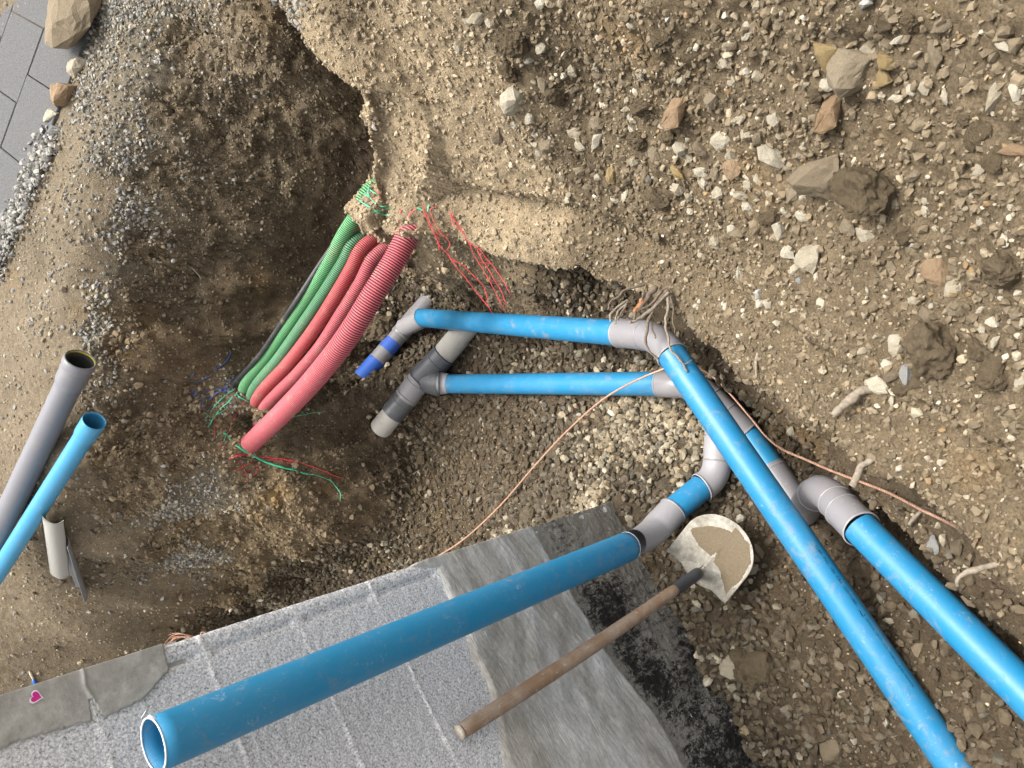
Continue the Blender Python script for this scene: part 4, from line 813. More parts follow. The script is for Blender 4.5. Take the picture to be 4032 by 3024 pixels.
# ------------------------------------------------------------------ pipes and offcuts on the far ground
def gpt(u, v, h):
    z = 1.0
    for _ in range(30): q = atz(u, v, z); z = float(G(q[0], q[1])) + h
    return q
gq = thing("socket_pipe", "grey plastic pipe with a wide rubber-sealed socket, lying on the ground at the pit edge", "pipe", tuple(gpt(315, 1413, 0.0)))
A, B = gpt(318, 1415, 0.085), gpt(0, 2085, 0.07); B = A + (B - A) * 1.35
Lg = np.linalg.norm(B - A); SP = [(0, .0655), (.008 / Lg, .070), (.035 / Lg, .070), (.05 / Lg, .0655), (.13 / Lg, .065), (.16 / Lg, .0575), (1, .0575)]
tube("pipe_wall", [A, B], 0.06, m_pvc("mid_grey_pvc", (0.155, 0.155, 0.168), 0.33, 0.4, 0.3), gq, n=260, seg=48, thick=0.005, prof=SP)
d_ = (B - A) / np.linalg.norm(B - A)
tube("seal", [A + d_ * 0.004, A + d_ * 0.012], 0.0612, YEL, gq, n=3, seg=48, thick=0.0015); tube("dark_bore", [A + d_ * 0.013, A + d_ * 0.125], 0.0602, m_plain("bore", (0.035, 0.033, 0.03), .8), gq, n=6, seg=48, thick=0.002)
bq = thing("socket_pipe", "slim blue plastic pipe with a flared open end, lying beside the grey socket pipe", "pipe", tuple(gpt(373, 1655, 0.0)))
A, B = gpt(372, 1656, 0.062), gpt(0, 2240, 0.05); B = A + (B - A) * 1.3
tube("pipe_wall", [A, B], 0.05, m_pvc("pale_blue_pvc", (0.035, 0.24, 0.42), .35, .5, .3), bq, n=120, seg=48, thick=0.003, prof=[(0, .0505), (.06, .050), (.08, .044), (1, .044)])
def half_shell(name, P0, P1, r, upv, a0, a1, mat, label, twist=0, low=0.0):
    lift = max(drop(*(P0 * (1 - t) + P1 * t + np.array([dx, dy, 0]))[:2]) - (P0 * (1 - t) + P1 * t)[2] for t in (0, .25, .5, .75, 1) for dx, dy in ((0, 0),)) + low
    P0 = P0 + [0, 0, lift]; P1 = P1 + [0, 0, lift]
    ax = (P1 - P0); ln = np.linalg.norm(ax); ax /= ln; u = upv - ax * (upv @ ax); u /= np.linalg.norm(u); w = np.cross(ax, u)
    n, m = 24, 26; V = []; th = 0.0035
    for rr in (r, r - th):
        for i in range(n):
            t = i / (n - 1)
            for j in range(m):
                k = j / (m - 1); aa = a0 + (a1 - a0) * k + twist * t
                e = 0.0
                if j == 0: e = 0.08 * math.sin(t * 17) * 0.3
                V.append(P0 + ax * (t * ln + (0.008 * math.sin(k * 9) if i in (0, n - 1) else 0)) + rr * (math.cos(aa + e) * u + math.sin(aa + e) * w))
    F = []; b = n * m
    for i in range(n - 1):
        for j in range(m - 1):
            q = i * m + j; F.append((q, q + 1, q + m + 1, q + m)); F.append((b + q, b + q + m, b + q + m + 1, b + q + 1))
        for j in (0, m - 1): q = i * m + j; F.append((q, q + m, b + q + m, b + q))
    for j in range(m - 1):
        for i in (0, n - 1): q = i * m + j; F.append((q, q + 1, b + q + 1, b + q))
    me = bpy.data.meshes.new(name); me.from_pydata([tuple(v) for v in V], [], F); me.polygons.foreach_set("use_smooth", [True] * len(F)); me.materials.append(mat); me.update()
    o = link(name, me); return tag(o, label, "pipe offcut")
OFF = m_pvc("weathered_grey", (0.30, 0.29, 0.26), .6, .6, .6)
h0, _n1 = hit(352, 2000); h1, _n1 = hit(366, 2215)
half_shell("pipe_offcut", h0, h1, 0.056, -FW, -1.35, 1.45, OFF, "pale weathered half of a split grey pipe lying hollow side down on the ground", low=-.005)
h0, _n1 = hit(292, 2125); h1, _n1 = hit(362, 2335)
half_shell("pipe_offcut", h0, h1, 0.058, FW + CR * .25, -1.1, 1.2, m_pvc("inner_grey", (0.20, 0.205, 0.215), .4, .5, .3), "darker grey curved pipe offcut lying hollow side up under the pale one", 0.2, low=.055)
# blue stub by the wall
q, _n1 = hit(140, 2672); q2, _n1 = hit(152, 2703); q3, _n1 = hit(122, 2640)
stub = thing("plastic_stub", "short bright blue plastic stub with a pale tip on the ground by the wall corner", "plastic stub", tuple(q2))
tube("blue_barrel", [q + [0, 0, .012], q2 + [0, 0, .012]], 0.009, m_plain("stub_blue", (0.02, 0.12, 0.5), .35), stub, n=6, seg=16, caps=True)
tube("pale_tip", [q3 + [0, 0, .01], q + [0, 0, .012]], 0.006, m_plain("stub_tip", (0.5, 0.42, 0.3), .6), stub, n=8, seg=12, prof=[(0, .003), (.3, .008), (1, .006)], caps=True)

# ------------------------------------------------------------------ copper
def m_copper():
    m, nt, P, N, L = new_mat("copper_strand"); v = vecs(N)
    a = N.new("ShaderNodeAttribute"); a.attribute_name = "col"
    n1 = noise(N, L, v, 90, 4, 0.6); r = ramp(N, L, n1.outputs[0], 0.3, 0.7, (0.75, 0.75, 0.75), (1.15, 1.15, 1.15)); c = mix(N, L, 1.0, a.outputs[0], r.outputs[0], 'MULTIPLY')
    L.new(c.outputs[0], P.inputs["Base Color"]); P.inputs["Metallic"].default_value = 0.55; P.inputs["Roughness"].default_value = 0.4; return m
COPPER = m_copper()
def strand_mesh(name, P, r):
    seg = 10; n = len(P); V, F = sweep(P, r, seg); ln = np.linalg.norm(np.diff(P, axis=0), axis=1).mean()
    i = np.arange(n)[:, None]; j = np.arange(seg)[None]; ph = (j / seg * 6 + i * ln / 0.011) % 1.0
    k = (np.abs(ph - .5) * 2)[..., None]; cols = (np.array([0.80, 0.55, 0.40]) * k + np.array([0.40, 0.16, 0.09]) * (1 - k)).reshape(-1, 3)
    return np_mesh(name, V, F, True, cols, COPPER)
wp = [(1690, 2212, -.30), (1830, 2120, -.27), (1970, 1990, -.23), (2100, 1840, -.17), (2240, 1690, -.10), (2400, 1555, -.03), (2606, 1455, .02), (2720, 1440, .0), (2800, 1478, -.04), (2870, 1545, -.04), (2960, 1650, -.02), (3018, 1720, .0),
      (3082, 1770, .03), (3169, 1808, .08), (3275, 1854, .15), (3391, 1898, .22), (3500, 1941, .29), (3620, 2003, .38), (3740, 2061, .47), (3858, 2127, .57)]
wpts = [atz(u, v, z) for u, v, z in wp]
for i, (u, v, z) in enumerate(wp):
    if i > 11 or i < 5:
        h, _n1 = hit(u, v, 0.012); 
        if np.linalg.norm(h - O) < np.linalg.norm(wpts[i] - O): wpts[i] = h
wire = link("copper_wire", strand_mesh("copper_wire", smooth_path(wpts, 900), 0.0042)); tag(wire, "bare twisted copper earthing wire strung across the pit and under the long blue pipe", "wire")
cc, _n1 = hit(752, 2530); cc = cc - FW * 0.10; pts = []
for t in np.linspace(0, 9 * 2 * np.pi, 500):
    k = t / (9 * 2 * np.pi); rr = 0.128 - 0.035 * math.sin(t * .37) ** 2 - 0.02 * k
    pts.append(cc + CR * (rr * math.cos(t) + 0.012 * math.sin(t * .6)) + (CD * .85 + np.array([.0, .0, -.3])) * (rr * 0.95 * math.sin(t) + .01 * math.cos(t * .5)) + FW * (0.02 * k + 0.012 * math.sin(t * 1.3)))
pts += [cc + CR * a_ + CD * b_ for a_, b_ in ((.11, -.10), (.17, -.05), (.20, .03), (.21, .12))]
coil = link("copper_coil", strand_mesh("copper_coil", smooth_path(pts, 1500), 0.0036)); tag(coil, "loose coil of bare copper wire on the ground behind the wall edge", "wire coil")

# ------------------------------------------------------------------ roots
ROOT = m_plain("root_bark", (0.13, 0.10, 0.072), .9, .4, 120, .6); ROOTP = m_plain("pale_root", (0.21, 0.175, 0.13), .9, .35, 110, .6); TORN = m_plain("torn_root_wood", (0.30, 0.14, 0.06), .8, .35, 60, .6)
def root_path(pts, f, d0, d1, r, wig=0.003, n=60):
    m = len(pts); C = [at(*f(x, y), d0 + (d1 - d0) * i / (m - 1)) for i, (x, y) in enumerate(pts)]; P = smooth_path(C, n)
    return P + np.stack([vnoise(P + k * 3, 0.018, 700 + k) for k in range(3)], 1) * wig
def root_mesh(name, P, r0, r1, mat):
    n = len(P); R = np.linspace(r0, r1, n) * (1 + 0.28 * vnoise(P * 1.0, 0.012, 720)); V, F = sweep(P, R, 9, caps=True); return mesh_from(name, V, F, mat)
fr = lambda x, y: (2300 + x / 1.903, 1000 + y / 1.903)
h0, _n1 = hit(*fr(600, 270)); dl = float((h0 - O) @ FW)
tangle = thing("root_tangle", "tangle of thin brown roots hanging from the bank over the grey elbow", "roots", tuple(np.round(h0, 3)))
for pts, r0, r1_, d0, d1, mt in [
    ([(450, 222), (380, 245), (300, 270), (255, 320), (205, 345), (180, 415)], .0055, .003, dl, dl + .1, ROOT), ([(325, 345), (270, 385), (215, 430), (195, 455), (200, 515)], .004, .004, dl + .05, dl - .02, ROOTP),
    ([(320, 370), (265, 420), (235, 480), (232, 530)], .004, .0035, dl + .05, dl - .02, ROOTP), ([(330, 350), (290, 420), (262, 470), (250, 495)], .004, .003, dl + .05, dl, ROOT),
    ([(540, 250), (490, 300), (460, 350), (420, 395), (385, 440), (375, 490)], .011, .005, dl, dl, ROOT), ([(440, 350), (410, 395), (375, 440)], .012, .006, dl - .01, dl - .02, TORN), ([(470, 225), (455, 280), (430, 350)], .003, .002, dl, dl, ROOT),
    ([(630, 290), (570, 350), (510, 410), (440, 465), (380, 500), (340, 510)], .0075, .005, dl, dl - .04, ROOTP), ([(620, 270), (560, 340), (520, 400), (500, 450), (480, 510), (468, 580), (462, 670), (500, 740), (560, 780)], .007, .0035, dl, dl - .08, ROOT),
    ([(505, 470), (510, 540), (525, 600), (538, 635)], .004, .003, dl - .02, dl - .07, ROOT), ([(630, 320), (625, 400), (615, 470), (610, 540), (630, 640), (655, 720), (700, 770), (740, 830), (775, 885)], .005, .0033, dl, dl - .10, ROOTP),
    ([(740, 830), (780, 810), (805, 790)], .003, .0018, dl - .095, dl - .1, ROOT), ([(645, 320), (665, 420), (662, 490), (680, 560), (683, 600)], .003, .0018, dl, dl, ROOT), ([(600, 260), (560, 300), (500, 370), (440, 410), (400, 430)], .006, .003, dl, dl - .01, ROOT)]:
    P = root_path(pts, fr, min(d0, 2.62), min(d1, 2.60), r0); part("root_strand", root_mesh("root_strand", P, r0, r1_, mt), tangle)
f5 = lambda x, y: (3232 + x / 2.765, 2000 + y / 2.765); f3 = lambda x, y: (2600 + x / 2.073, 1700 + y / 2.073); fC = lambda x, y: (2700 + x / 0.952, 700 + y / 0.952)
f4 = lambda x, y: (1400 + x / 3.016, 700 + y / 3.016)
for pts, f, r0, r1_, mt, lab, dd in [
    ([(1130, -10), (1060, 70), (1010, 130), (970, 190)], f5, .006, .0045, ROOTP, "short broken root hooked over the copper wire at the lip of the bank", -.03),
    ([(1960, 610), (1925, 620), (1780, 650), (1640, 680), (1540, 740), (1490, 800), (1490, 850)], f5, .007, .005, ROOTP, "crooked pale root curling out of the bank at far right above the blue pipe", -.02),
    ([(1600, 975), (1750, 985), (1960, 975)], f5, .0022, .0022, ROOTP, "thin straw-like root lying level below the crooked pale root", -.01),
    ([(1760, 215), (1700, 250), (1630, 290), (1600, 370), (1560, 450)], f3, .008, .009, ROOTP, "thick snapped root bent down over the copper wire", -.03),
    ([(720, 785), (650, 802), (600, 850), (550, 890)], fC, .013, .010, ROOTP, "stubby earth-caked root poking from the bank beside a large pale chunk", -.03),
    ([(275, 635), (262, 700), (265, 750)], fC, .005, .003, ROOTP, "straight pale root hanging down the bank above the dark grey coupling", -.02),
    ([(945, 765), (930, 830), (940, 870), (905, 930), (900, 955)], fr, .003, .002, ROOTP, "wiry little root dangling past the edge of the long blue pipe", -.03),
    ([(1100, 815), (1040, 808), (1000, 832)], fr, .0028, .002, ROOTP, "tiny curled root on the gravel next to the bank foot", -.01),
    ([(825, 985), (840, 1070), (880, 1110), (910, 1130), (925, 1170)], f4, .004, .002, ROOTP, "thin forked root on the dark hollow behind the widest conduit", -.015),
    ([(870, 1240), (905, 1260), (940, 1300)], lambda x, y: (x / 1.1853, y / 1.1853), .0045, .003, ROOTP, "short pale root sticking from the dark far face of the pit", -.015)]:
    h0, _n1 = hit(*f(*pts[0])); d0 = float((h0 - O) @ FW); h1, _n1 = hit(*f(*pts[-1])); d1 = min(float((h1 - O) @ FW), d0 + .06)
    P = root_path(pts, f, d0 + .005, d1 + dd, r0); rb = thing("root", lab, "root", tuple(np.round(P[0], 3))); part("root_stem", root_mesh("root_stem", P, r0, r1_, mt), rb)

# ------------------------------------------------------------------ torn warning netting
N_R, N_G, N_B = m_plain("red_netting", (0.60, 0.045, 0.06), .5, .2), m_plain("green_netting", (0.05, 0.50, 0.27), .5, .25), m_plain("blue_netting", (0.025, 0.11, 0.42), .5, .25)
f6 = lambda x, y: (750 + x / 2.553, 1350 + y / 2.553)
def netting(name, label, strands, f, mat, r=0.0028, hang=None):
    parts_ = []
    for k, st_ in enumerate(strands):
        w = r
        if isinstance(st_, tuple): w, st_ = st_
        if hang: d0, d1, lo_, hi_ = hang; C = [at(*f(x, y), d0 + (d1 - d0) * (y - lo_) / (hi_ - lo_)) for x, y in st_]
        else: C = [hit(*f(x, y), 0.008 + 0.004 * (i % 2))[0] for i, (x, y) in enumerate(st_)]
        P = smooth_path(C, 14 * len(C)); P += np.stack([vnoise(P + q * 5, 0.03, 800 + q) for q in range(3)], 1) * 0.0025
        V, F = sweep(P, w * (0.72 if hang else 0.9) * (1 + 0.35 * vnoise(P, 0.02, 830)) * np.interp(np.linspace(0, 1, len(P)), [0, .05, .9, 1], [.7, 1, 1, .4]), 6, flat=0.3); parts_.append((V, F))
    V, F = joinVF(parts_); o = link(name, mesh_from(name, V, F, mat)); return tag(o, label, "netting")
netting("torn_netting", "torn green netting strands where the green conduit enters the right bank", [[(165, 95), (150, 200), (240, 300), (320, 340), (385, 325)], (.0035, [(40, 270), (150, 340), (260, 410), (340, 445), (410, 430)]), [(170, 415), (300, 390), (380, 365), (455, 360)], [(100, 190), (160, 230)], [(150, 120), (195, 165), (250, 200)]], f4, N_G)
netting("torn_netting", "two short green netting tags at the top of the hanging red strands", [(.004, [(730, 360), (800, 392)]), (.004, [(872, 320), (850, 400)])], f4, N_G)
netting("torn_netting", "small red netting scraps pressed into the earth above the conduits", [[(255, 155), (295, 235)], [(160, 225), (370, 318)], (.0035, [(540, 380), (500, 540)]), [(715, 365), (640, 430), (625, 485)]], f4, N_R)
hA = hit(*f4(830, 400))[0]; dA = float((hA - O) @ FW)
netting("hanging_netting", "long twisted red netting strand hanging from the bank down to the upper blue pipe", [(.0042, [(800, 350), (830, 450), (890, 580), (950, 690), (990, 790), (1040, 850)]), (.003, [(1040, 850), (1110, 930), (1190, 1050), (1290, 1170), (1400, 1310), (1500, 1440), (1620, 1595)]),
        (.0022, [(830, 340), (850, 440), (920, 600), (980, 660), (1060, 690), (1130, 680)]), (.0028, [(950, 340), (890, 380), (930, 510), (1000, 640), (1080, 720), (1120, 790), (1080, 870)]), (.002, [(930, 650), (990, 720), (1000, 850), (1050, 860)]), (.003, [(1110, 940), (1200, 1000), (1290, 1050), (1400, 1160), (1500, 1260), (1540, 1350), (1575, 1460)])], f4, N_R, hang=(dA - .04, 3.38, 350, 1595))
hB = hit(*f4(1150, 400))[0]; dB = float((hB - O) @ FW)
netting("hanging_netting", "ladder of parallel red netting strands hanging to the right of the twisted one", [(.003, [(1110, 400), (1140, 470), (1220, 560), (1280, 650), (1330, 740), (1390, 800), (1480, 860), (1550, 950), (1640, 1060), (1730, 1190), (1800, 1310), (1845, 1390)]),
        (.003, [(1160, 430), (1145, 540), (1260, 640), (1340, 760), (1400, 900), (1460, 1000), (1510, 1080), (1580, 1210), (1640, 1330), (1710, 1450), (1780, 1590)]), (.0026, [(1440, 850), (1510, 980), (1590, 1100), (1650, 1220), (1720, 1330), (1780, 1460), (1805, 1510)]),
        (.0014, [(1460, 1000), (1530, 1010), (1610, 1025)]), (.0014, [(1590, 1210), (1660, 1225), (1740, 1215)]), (.0014, [(1330, 740), (1380, 790), (1450, 830)]), (.0012, [(1710, 1440), (1750, 1450), (1780, 1440)])], f4, N_R, hang=(dB - .03, 3.3, 400, 1590))
netting("torn_netting", "long wide turquoise green netting ribbon lying over the near end of the widest conduit", [(.0055, [(275, 915), (330, 900), (400, 970), (500, 1060), (620, 1130), (760, 1200), (900, 1245), (1050, 1280), (1150, 1315), (1240, 1325)]), (.0022, [(1240, 1325), (1400, 1380), (1460, 1440), (1505, 1520), (1503, 1600)]), (.003, [(480, 1150), (650, 1180), (800, 1220), (950, 1260), (1110, 1268)])], f6, N_G)
netting("torn_netting", "green netting ribbon curving out from under the widest conduit", [(.004, [(920, 750), (1080, 735), (1200, 710), (1350, 700)]), (.004, [(320, 1030), (370, 910), (450, 830), (530, 790), (630, 775)])], f6, N_G)
netting("torn_netting", "fan of green netting strands at the mound end of the green conduits", [(.0045, [(175, 850), (230, 760), (300, 660), (370, 600), (460, 505)]), (.0035, [(460, 505), (500, 550), (600, 590), (650, 570)]), (.0025, [(130, 710), (165, 570)]), (.0035, [(150, 765), (240, 640), (340, 540), (440, 470)]), (.0015, [(210, 745), (300, 700), (380, 650)]), (.0025, [(130, 690), (200, 750)]), (.0025, [(600, 490), (630, 540), (680, 580), (745, 640)])], f6, N_G)
netting("torn_netting", "red netting ribbon and prongs lying on the mound below the widest conduit", [(.005, [(385, 1165), (480, 1130), (580, 1125), (700, 1145), (900, 1165), (1100, 1200)]), (.0038, [(1100, 1200), (1300, 1270), (1470, 1345), (1540, 1360)]), (.0035, [(420, 1220), (500, 1170), (580, 1130)]), (.004, [(445, 1295), (560, 1230), (660, 1190)]), (.0035, [(505, 1340), (620, 1270), (730, 1200)]), (.0025, [(545, 1400), (640, 1320), (730, 1235)]), (.0018, [(500, 1180), (550, 1290), (590, 1355)]), (.0035, [(590, 1090), (640, 1030), (715, 980)]), (.002, [(900, 1165), (930, 1210)]), (.002, [(700, 1180), (850, 1180), (980, 1205), (1090, 1215)])], f6, N_R)
netting("torn_netting", "thin red netting strand crossing the sandy mound beside the scarlet conduit", [(.0035, [(275, 1095), (360, 940), (420, 800), (470, 700), (540, 600), (610, 540)]), (.0028, [(245, 945), (240, 800), (280, 600)])], f6, N_R)
netting("torn_netting", "frayed blue netting fibres scattered left of the black cable", [(.0035, [(410, 90), (350, 190), (290, 240), (220, 270)]), (.003, [(30, 545), (90, 480), (190, 490), (260, 470), (390, 450)]), (.004, [(190, 570), (280, 500), (400, 470)]), (.003, [(60, 570), (200, 530)]), (.0035, [(160, 690), (230, 630), (330, 580)]), (.003, [(85, 620), (150, 560)]), (.0018, [(470, 330), (380, 400), (340, 450)]), (.002, [(0, 510), (40, 460)]), (.003, [(110, 630), (140, 640)]), (.0016, [(200, 330), (110, 370), (30, 420)]), (.0018, [(30, 300), (0, 360)])], f6, N_B)

# ------------------------------------------------------------------ pavers and the rocks beside them
PAV = m_plain("dark_paver", (0.088, 0.087, 0.086), .9, .6, 170, .8, 0, .006)
a0 = gpt(106, 298, 0.03); a1 = gpt(0, 584, 0.03); a2 = gpt(185, 610, 0.03)
nrm = np.cross(a1 - a0, gpt(150, 300, .03) - a0); nrm /= np.linalg.norm(nrm); nrm = nrm if nrm[2] > 0 else -nrm
e1 = (a1 - a0); L1_ = np.linalg.norm(e1); e1 /= L1_; rowd = gpt(185, 610, .03) - gpt(0, 581, .03); rowd /= np.linalg.norm(rowd)
e2 = np.cross(nrm, e1); e2 = e2 if e2 @ rowd > 0 else -e2
e2 = e2 * 0.80 + rowd * 0.20; e2 /= np.linalg.norm(e2)
def paver(c0, w, l):
    g = 0.003; bm = bmesh.new(); bmesh.ops.create_cube(bm, size=1)
    for v in bm.verts: v.co = Vector(((v.co.x) * (w - 2 * g), v.co.y * (l - 2 * g), v.co.z * 0.05))
    bmesh.ops.bevel(bm, geom=bm.edges[:], offset=0.003, segments=2, affect='EDGES')
    me = bpy.data.meshes.new("paver"); bm.to_mesh(me); bm.free(); me.materials.append(PAV); o = link("paver", me)
    c = c0 + e1 * w / 2 + e2 * l / 2 - nrm * 0.025
    o.matrix_world = Matrix(((e1[0], e2[0], nrm[0], c[0]), (e1[1], e2[1], nrm[1], c[1]), (e1[2], e2[2], nrm[2], c[2]), (0, 0, 0, 1)))
    cu_, cv_, cd_ = project(np.array([c + e1 * a_ * w + e2 * b_ * l for a_ in (-.5, 0, .5) for b_ in (-.5, 0, .5)])); PV.append((o, float(cu_.max()), float(cv_.max()), float(cu_.min()), float(cv_.min()), float(cv_[4]))); return o
PV = []
ORD2 = ["topmost", "second", "third", "fourth", "fifth", "sixth"]
for cn, rng_, sh, off_ in (("in the column beside the rocks and gravel", range(-2, 5), 0, 0.0), ("in the second column from the rocks", range(-3, 3), .36, -.465), ("in the third column from the rocks", range(-3, 2), .7, -.93)):
    PV.clear()
    for k in rng_: paver(a0 + e1 * L1_ * (k + sh) + e2 * off_, L1_, 0.46)
    seen = sorted([q for q in PV if q[1] > 0 and q[2] > 0 and q[3] < 4032 and q[4] < 3024], key=lambda q: q[5])
    for n_k, q in enumerate(seen): tag(q[0], "dark grey concrete paver, %s from the top %s" % (ORD2[n_k], cn) if n_k else "dark grey concrete paver, topmost %s" % cn, "paver", "concrete pavers behind the pit")
    for q in PV:
        if q not in seen: bpy.data.objects.remove(q[0])
def rockmesh(seed, flat=(1, .75, .6), n=26, cuts=3, rough=0.07, sm=False):
    v, f = hull(n, flat, seed, 0.22, 4); bm = bmesh.new(); vs = [bm.verts.new(p) for p in v]
    for t in f: bm.faces.new([vs[i] for i in t])
    bmesh.ops.subdivide_edges(bm, edges=bm.edges[:], cuts=cuts, use_grid_fill=True); bm.normal_update()
    P = np.array([p.co[:] for p in bm.verts]); Nn = np.array([p.normal[:] for p in bm.verts]); dsp = rough * fbm(P + seed, 0.7, seed, 4) + rough * .35 * vnoise(P + seed, 0.12, seed + 3)
    P = P + Nn * dsp[:, None]
    for p, c in zip(bm.verts, P): p.co = c
    me = bpy.data.meshes.new("rock"); bm.to_mesh(me); bm.free(); me.polygons.foreach_set("use_smooth", [sm] * len(me.polygons)); return me
ROCKS = [rockmesh(900 + i, (1, r_.uniform(.62, .95), r_.uniform(.45, .75)), 26, 4, 0.10) for i, r_ in enumerate([random.Random(i) for i in range(12)])]
LONGR = [rockmesh(940 + i, (1, .48, .42)) for i in range(4)]
CLODS = [rockmesh(960 + i, (1, .85, .7), 40, 7, 0.26) for i in range(5)]
def stone(name, u, v, w, kind, label, cat, group=None, mesh=None, asp=None, ang=None, sink=0.42, zs=1.0):
    p, nv = hit(u, v); d = float((p - O) @ FW); r = max(w * d / FPX / 2, 0.004) * 1.15
    me0 = mesh or random.choice(CLODS if kind == 'b' else ROCKS)
    key = me0.name + "_" + kind; me = bpy.data.meshes.get(key)
    if me is None: me = me0.copy(); me.name = key; me.materials.clear(); me.materials.append(STONE[kind])
    o = link(name, me); nv = np.array(nv); T = CR - nv * (CR @ nv); T /= np.linalg.norm(T); Bt = np.cross(nv, T)
    a = ang if ang is not None else random.uniform(0, 6.28); X = T * math.cos(a) + Bt * math.sin(a); Y = np.cross(nv, X); asp = asp or random.uniform(.85, 1.1)
    s = (r, r * asp, r * random.uniform(.8, 1.1) * zs); c = p + nv * r * (0.5 - sink)
    o.matrix_world = Matrix(((X[0] * s[0], Y[0] * s[1], nv[0] * s[2], c[0]), (X[1] * s[0], Y[1] * s[1], nv[1] * s[2], c[1]), (X[2] * s[0], Y[2] * s[1], nv[2] * s[2], c[2]), (0, 0, 0, 1)))
    return tag(o, label, cat, group)
gp = lambda x, y: (x / .865, y / .865)
stone("boulder", *gp(293, 95), 300, 't', "long pale tan boulder at the edge of the pavers, largest of the row", "rock", mesh=LONGR[0], asp=1.25, ang=math.radians(78), sink=.15)
stone("rock", *gp(268, 225), 100, 'p', "small pinkish rock wedged between the long boulder and the orange block", "rock")
stone("rock", *gp(228, 330), 135, 'o', "squarish orange tan rock in the row beside the pavers", "rock", mesh=ROCKS[3], zs=1.3)
stone("rock", *gp(180, 398), 100, 'p', "pale rock in front of the orange tan one, on the paver edge", "rock"); stone("rock", *gp(190, 450), 75, 'g', "smaller light grey rock at the lower end of the row of rocks", "rock")
# grey gravel spilled along the paver edge
cur = np.array([gpt(u, v, 0.0) for u, v in ((205, 560), (185, 620), (150, 690), (125, 760), (80, 860), (45, 950), (0, 1040), (-60, 1150))]); t = rng.random(1500) * (len(cur) - 1); i = t.astype(int); f_ = (t - i)[:, None]
p = cur[i] * (1 - f_) + cur[np.minimum(i + 1, len(cur) - 1)] * f_; p[:, :2] += rng.normal(0, 0.055, (len(p), 2)); p[:, 2] = [drop(a, b) for a, b in p[:, :2]]; s = 0.005 + 0.017 * rng.random(len(p)) ** 1.8
p[:, 2] += s * .4 + np.clip(rng.random(len(p)) * .035, 0, .02)
merged("edge_gravel", CHIP, p, s, tints(len(p), [(0.30, 0.29, 0.265), (0.23, 0.225, 0.205), (0.37, 0.35, 0.315), (0.16, 0.158, 0.15)]), "light grey gravel spilled in a strip along the edge of the pavers", "gravel")

# ------------------------------------------------------------------ stones on the bank
SA = """95 80 95p,45 95 45p,148 100 50p,150 205 62t,380 222 60p,325 272 58p,190 425 60t,520 325 52p,522 400 66t,480 345 38p,685 315 46t,630 310 36p,643 338 56t,695 422 56t,835 335 66p,762 375 56t,590 280 34t,638 268 42t,677 482 48p,770 493 54p,630 550 70t,535 608 66p,555 660 62p,668 598 32p,355 610 40p,352 655 44p,372 695 48p,410 660 84t,185 625 76t,795 545 50p,800 588 54p,930 570 56p,1018 362 56p,897 700 88t,1015 668 86p,1052 718 56p,803 730 62p,705 790 84y,640 808 44p,765 780 38t,475 805 66t,560 775 60t,597 850 56t,765 825 38o,765 893 62p,825 893 66t,718 905 46p,1000 860 78p,1010 785 88y,1055 890 48p,1110 780 68p,1130 825 52p,1170 790 72t,1205 640 90p,1190 877 56p,1220 285 62p,1230 212 52p,1255 370 52p,1233 410 46p,980 108 46t,795 75 32p,790 118 42p,1155 460 92t,1115 680 92t,1265 550 52p,465 15 36p,375 12 52p,870 15 46t,10 215 66p,855 795 80t,300 455 30p,410 180 28p,550 920 35p,920 118 20p,1100 190 30t,1055 225 36p,395 590 40t,260 570 40p,230 555 36t,215 520 40t"""
SB = """45 155 60p,45 312 46p,92 340 62p,50 365 50t,22 525 62p,48 590 72p,170 520 72p,95 615 62t,193 600 42p,297 635 44p,278 687 44p,235 738 78t,182 745 56t,40 780 42p,95 793 52p,48 820 52p,50 915 56p,20 865 80t,90 880 36p,250 852 86t,145 858 32p,185 882 26p,410 860 64p,690 890 78p,835 925 50p,830 885 36p,715 172 66p,635 187 36p,1180 200 86p,925 430 74p,830 385 60p,705 430 62p,638 423 40p,770 395 52p,645 350 78y,395 370 60p,300 370 60p,1068 750 66p,780 775 72t,905 665 26p,1205 912 30p,920 545 30p,855 42 28y,1160 145 38y,200 60 36p,200 105 62t,825 290 60t,910 115 92t,740 330 50t,500 490 50t,130 230 30p,70 240 45t,210 935 40p"""
SC = """65 20 42p,125 57 46p,15 70 36p,15 122 28p,232 25 50p,205 65 70p,233 110 50p,175 195 54p,113 243 62p,55 288 42p,172 293 38t,380 278 66p,410 343 46p,428 385 34g,493 372 46p,203 350 60p,400 58 76t,367 127 32p,432 140 52p,478 193 44t,603 183 70t,777 92 66p,842 262 40t,768 337 50t,900 128 50p,897 87 32p,940 190 26p,965 198 26p,1108 162 38p,1198 240 64p,1217 108 26p,920 480 40p,855 460 42p,1005 492 66t,900 515 56t,1110 490 36p,1150 538 44p,1110 565 42p,1160 615 64p,1240 515 62t,280 468 46p,315 468 46p,362 470 32p,505 470 46p,405 500 34p,450 520 42p,540 583 40t,342 547 26p,780 605 52p,790 635 56p,663 650 42p,712 593 36p,755 700 40p,770 745 62t,775 838 44p,840 830 26p,935 875 30p,1185 797 24p,1255 765 52p,148 475 42p,40 480 32p,25 535 62t,435 75 30p,545 250 35t,680 420 25p,630 420 30p,720 525 20p,1030 320 20p,1060 310 18p"""
